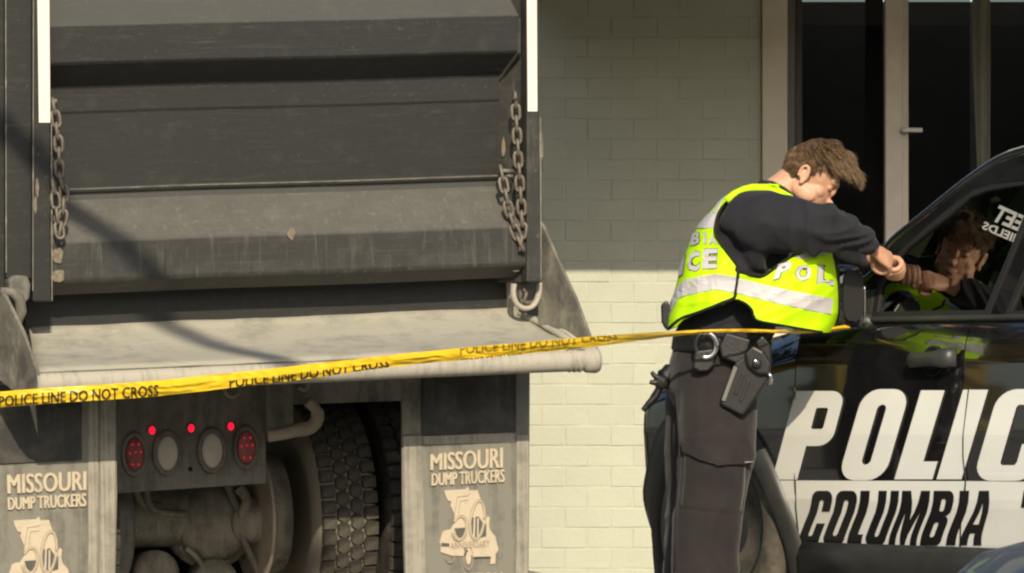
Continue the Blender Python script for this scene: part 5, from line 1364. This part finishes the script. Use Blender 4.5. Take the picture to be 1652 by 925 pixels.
# ================================================================== added trees and shop row, there only for reflections, and the pole whose stay shades the tailgate
M['bark'] = plain('bark', (0.07, 0.055, 0.04), 0.9, vary=0.3, vs=20)
def leafmat(name, col):
    m, n, b = newmat(name); oi = N(n, 'ShaderNodeNewGeometry')
    f, _ = noise_fac(n, sc_=1.5, lo=.35, hi=.65)
    n.links.new(mix(n, f, tuple(x*.6 for x in col), col), b.inputs['Base Color']); b.inputs['Roughness'].default_value = .7
    return m
def tree(name, label, loc, h, rad, mat, n=2600, seed=1):
    rnd = random.Random(seed); root = thing(name, label, 'tree', loc, 'unseen trees past the left edge, there to be mirrored')
    m_ = MB(); m_.tube([(0, 0, -.3), (.05, 0, h*.3), (-.05, .05, h*.6), (0, 0, h*.85)], [.22, .17, .11, .03], 10)
    for i in range(9):
        a = i*2.4; z = h*(.35+.05*i); m_.tube([(0, 0, z), (math.cos(a)*rad*.4, math.sin(a)*rad*.4, z+h*.1), (math.cos(a)*rad*.75, math.sin(a)*rad*.75, z+h*.16)], [.08, .05, .015], 6)
    m_.build('trunk', M['bark'], root)
    cl = [(Vector((rnd.gauss(0, .45)*rad, rnd.gauss(0, .45)*rad, h*(.35+.6*rnd.random()))), rad*rnd.uniform(.25, .45)) for _ in range(16)]
    m_ = MB()
    for _ in range(n):
        c, r = rnd.choice(cl); d = Vector((rnd.gauss(0, 1), rnd.gauss(0, 1), rnd.gauss(0, 1))).normalized()*r*rnd.random()**.4
        p = c+d; a = Vector((rnd.gauss(0, 1), rnd.gauss(0, 1), rnd.gauss(0, 1))).normalized(); b = a.orthogonal()
        s = rnd.uniform(.12, .24); m_.add([p-a*s, p+b*s*.6, p+a*s, p-b*s*.6], [(0, 1, 2, 3)])
    m_.build('crown', mat, root, fix=False)
M['leaf_yellow'] = leafmat('yellow autumn leaves', (0.50, 0.36, 0.03)); M['leaf_green'] = leafmat('dark green leaves', (0.06, 0.085, 0.03))
tree('reflected_tree', 'yellow leaved tree past the left edge, unseen but for its reflection', (-7.5, 22.3, 0), 4.0, 1.3, M['leaf_yellow'], 1800, 3)
tree('reflected_tree', 'added tall dark green tree past the left edge, there to darken reflections', (-9.5, 24.6, 0), 11, 3.6, M['leaf_green'], 3500, 5)  # added to darken what the upper window glass mirrors
tree('reflected_tree', 'added broad dark green tree left of the truck, there to darken reflections', (-10.5, 20.0, 0), 12, 4.0, M['leaf_green'], 3500, 8)
# utility pole with a stay whose shadow slants over the tailgate
s1, s2 = TM @ TL(112, 322, .1), TM @ TL(440, 575, .4)
q1, q2 = s1+SUNV*7.0, s2+SUNV*7.6
dq = (q2-q1); qa, qb = q1-dq*1.3, q2+dq*.35
base = Vector((qa.x-.1, qa.y, 0)); base.z = ground_z(base.x, base.y)
pole = thing('utility_pole', 'wooden utility pole with a slanting stay beyond the top left edge', 'utility pole', base)
mb = MB(); mb.tube([(0, 0, -.5), (0, 0, 5), (0, 0, qa.z-base.z+1)], [.15, .13, .11], 14); mb.build('post', M['bark'], pole, smooth=True)
mb = MB(); mb.tube([qa-base, qb-base], .048, 10); mb.build('stay', M['steel_wheel'], pole, smooth=True)
mb = MB(); mb.tube([qb-base, Vector((qb.x, qb.y, ground_z(qb.x, qb.y)))-base], .03, 8)
qc = qb+Vector((1.2, -.4, .6))

# added dark shop row behind the camera, unseen, for glass and paint to mirror
M['far_brick'] = plain('dull brown brick', (0.13, 0.085, 0.06), .9, vary=.2, vs=3)
row_ = thing('reflected_shops', 'added unseen brown brick shop row behind the camera, there to be mirrored', 'building', (0, -26, -.02))
m_ = MB(); m_.box((-45, -8, 0), (45, 0, 7.5)); m_.build('wall', M['far_brick'], row_)
for i in range(14):
    m_ = MB(); m_.box((-42+i*6.1, .01, .9), (-38.5+i*6.1, .06, 3)); m_.build('window', M['dark_room'], row_)
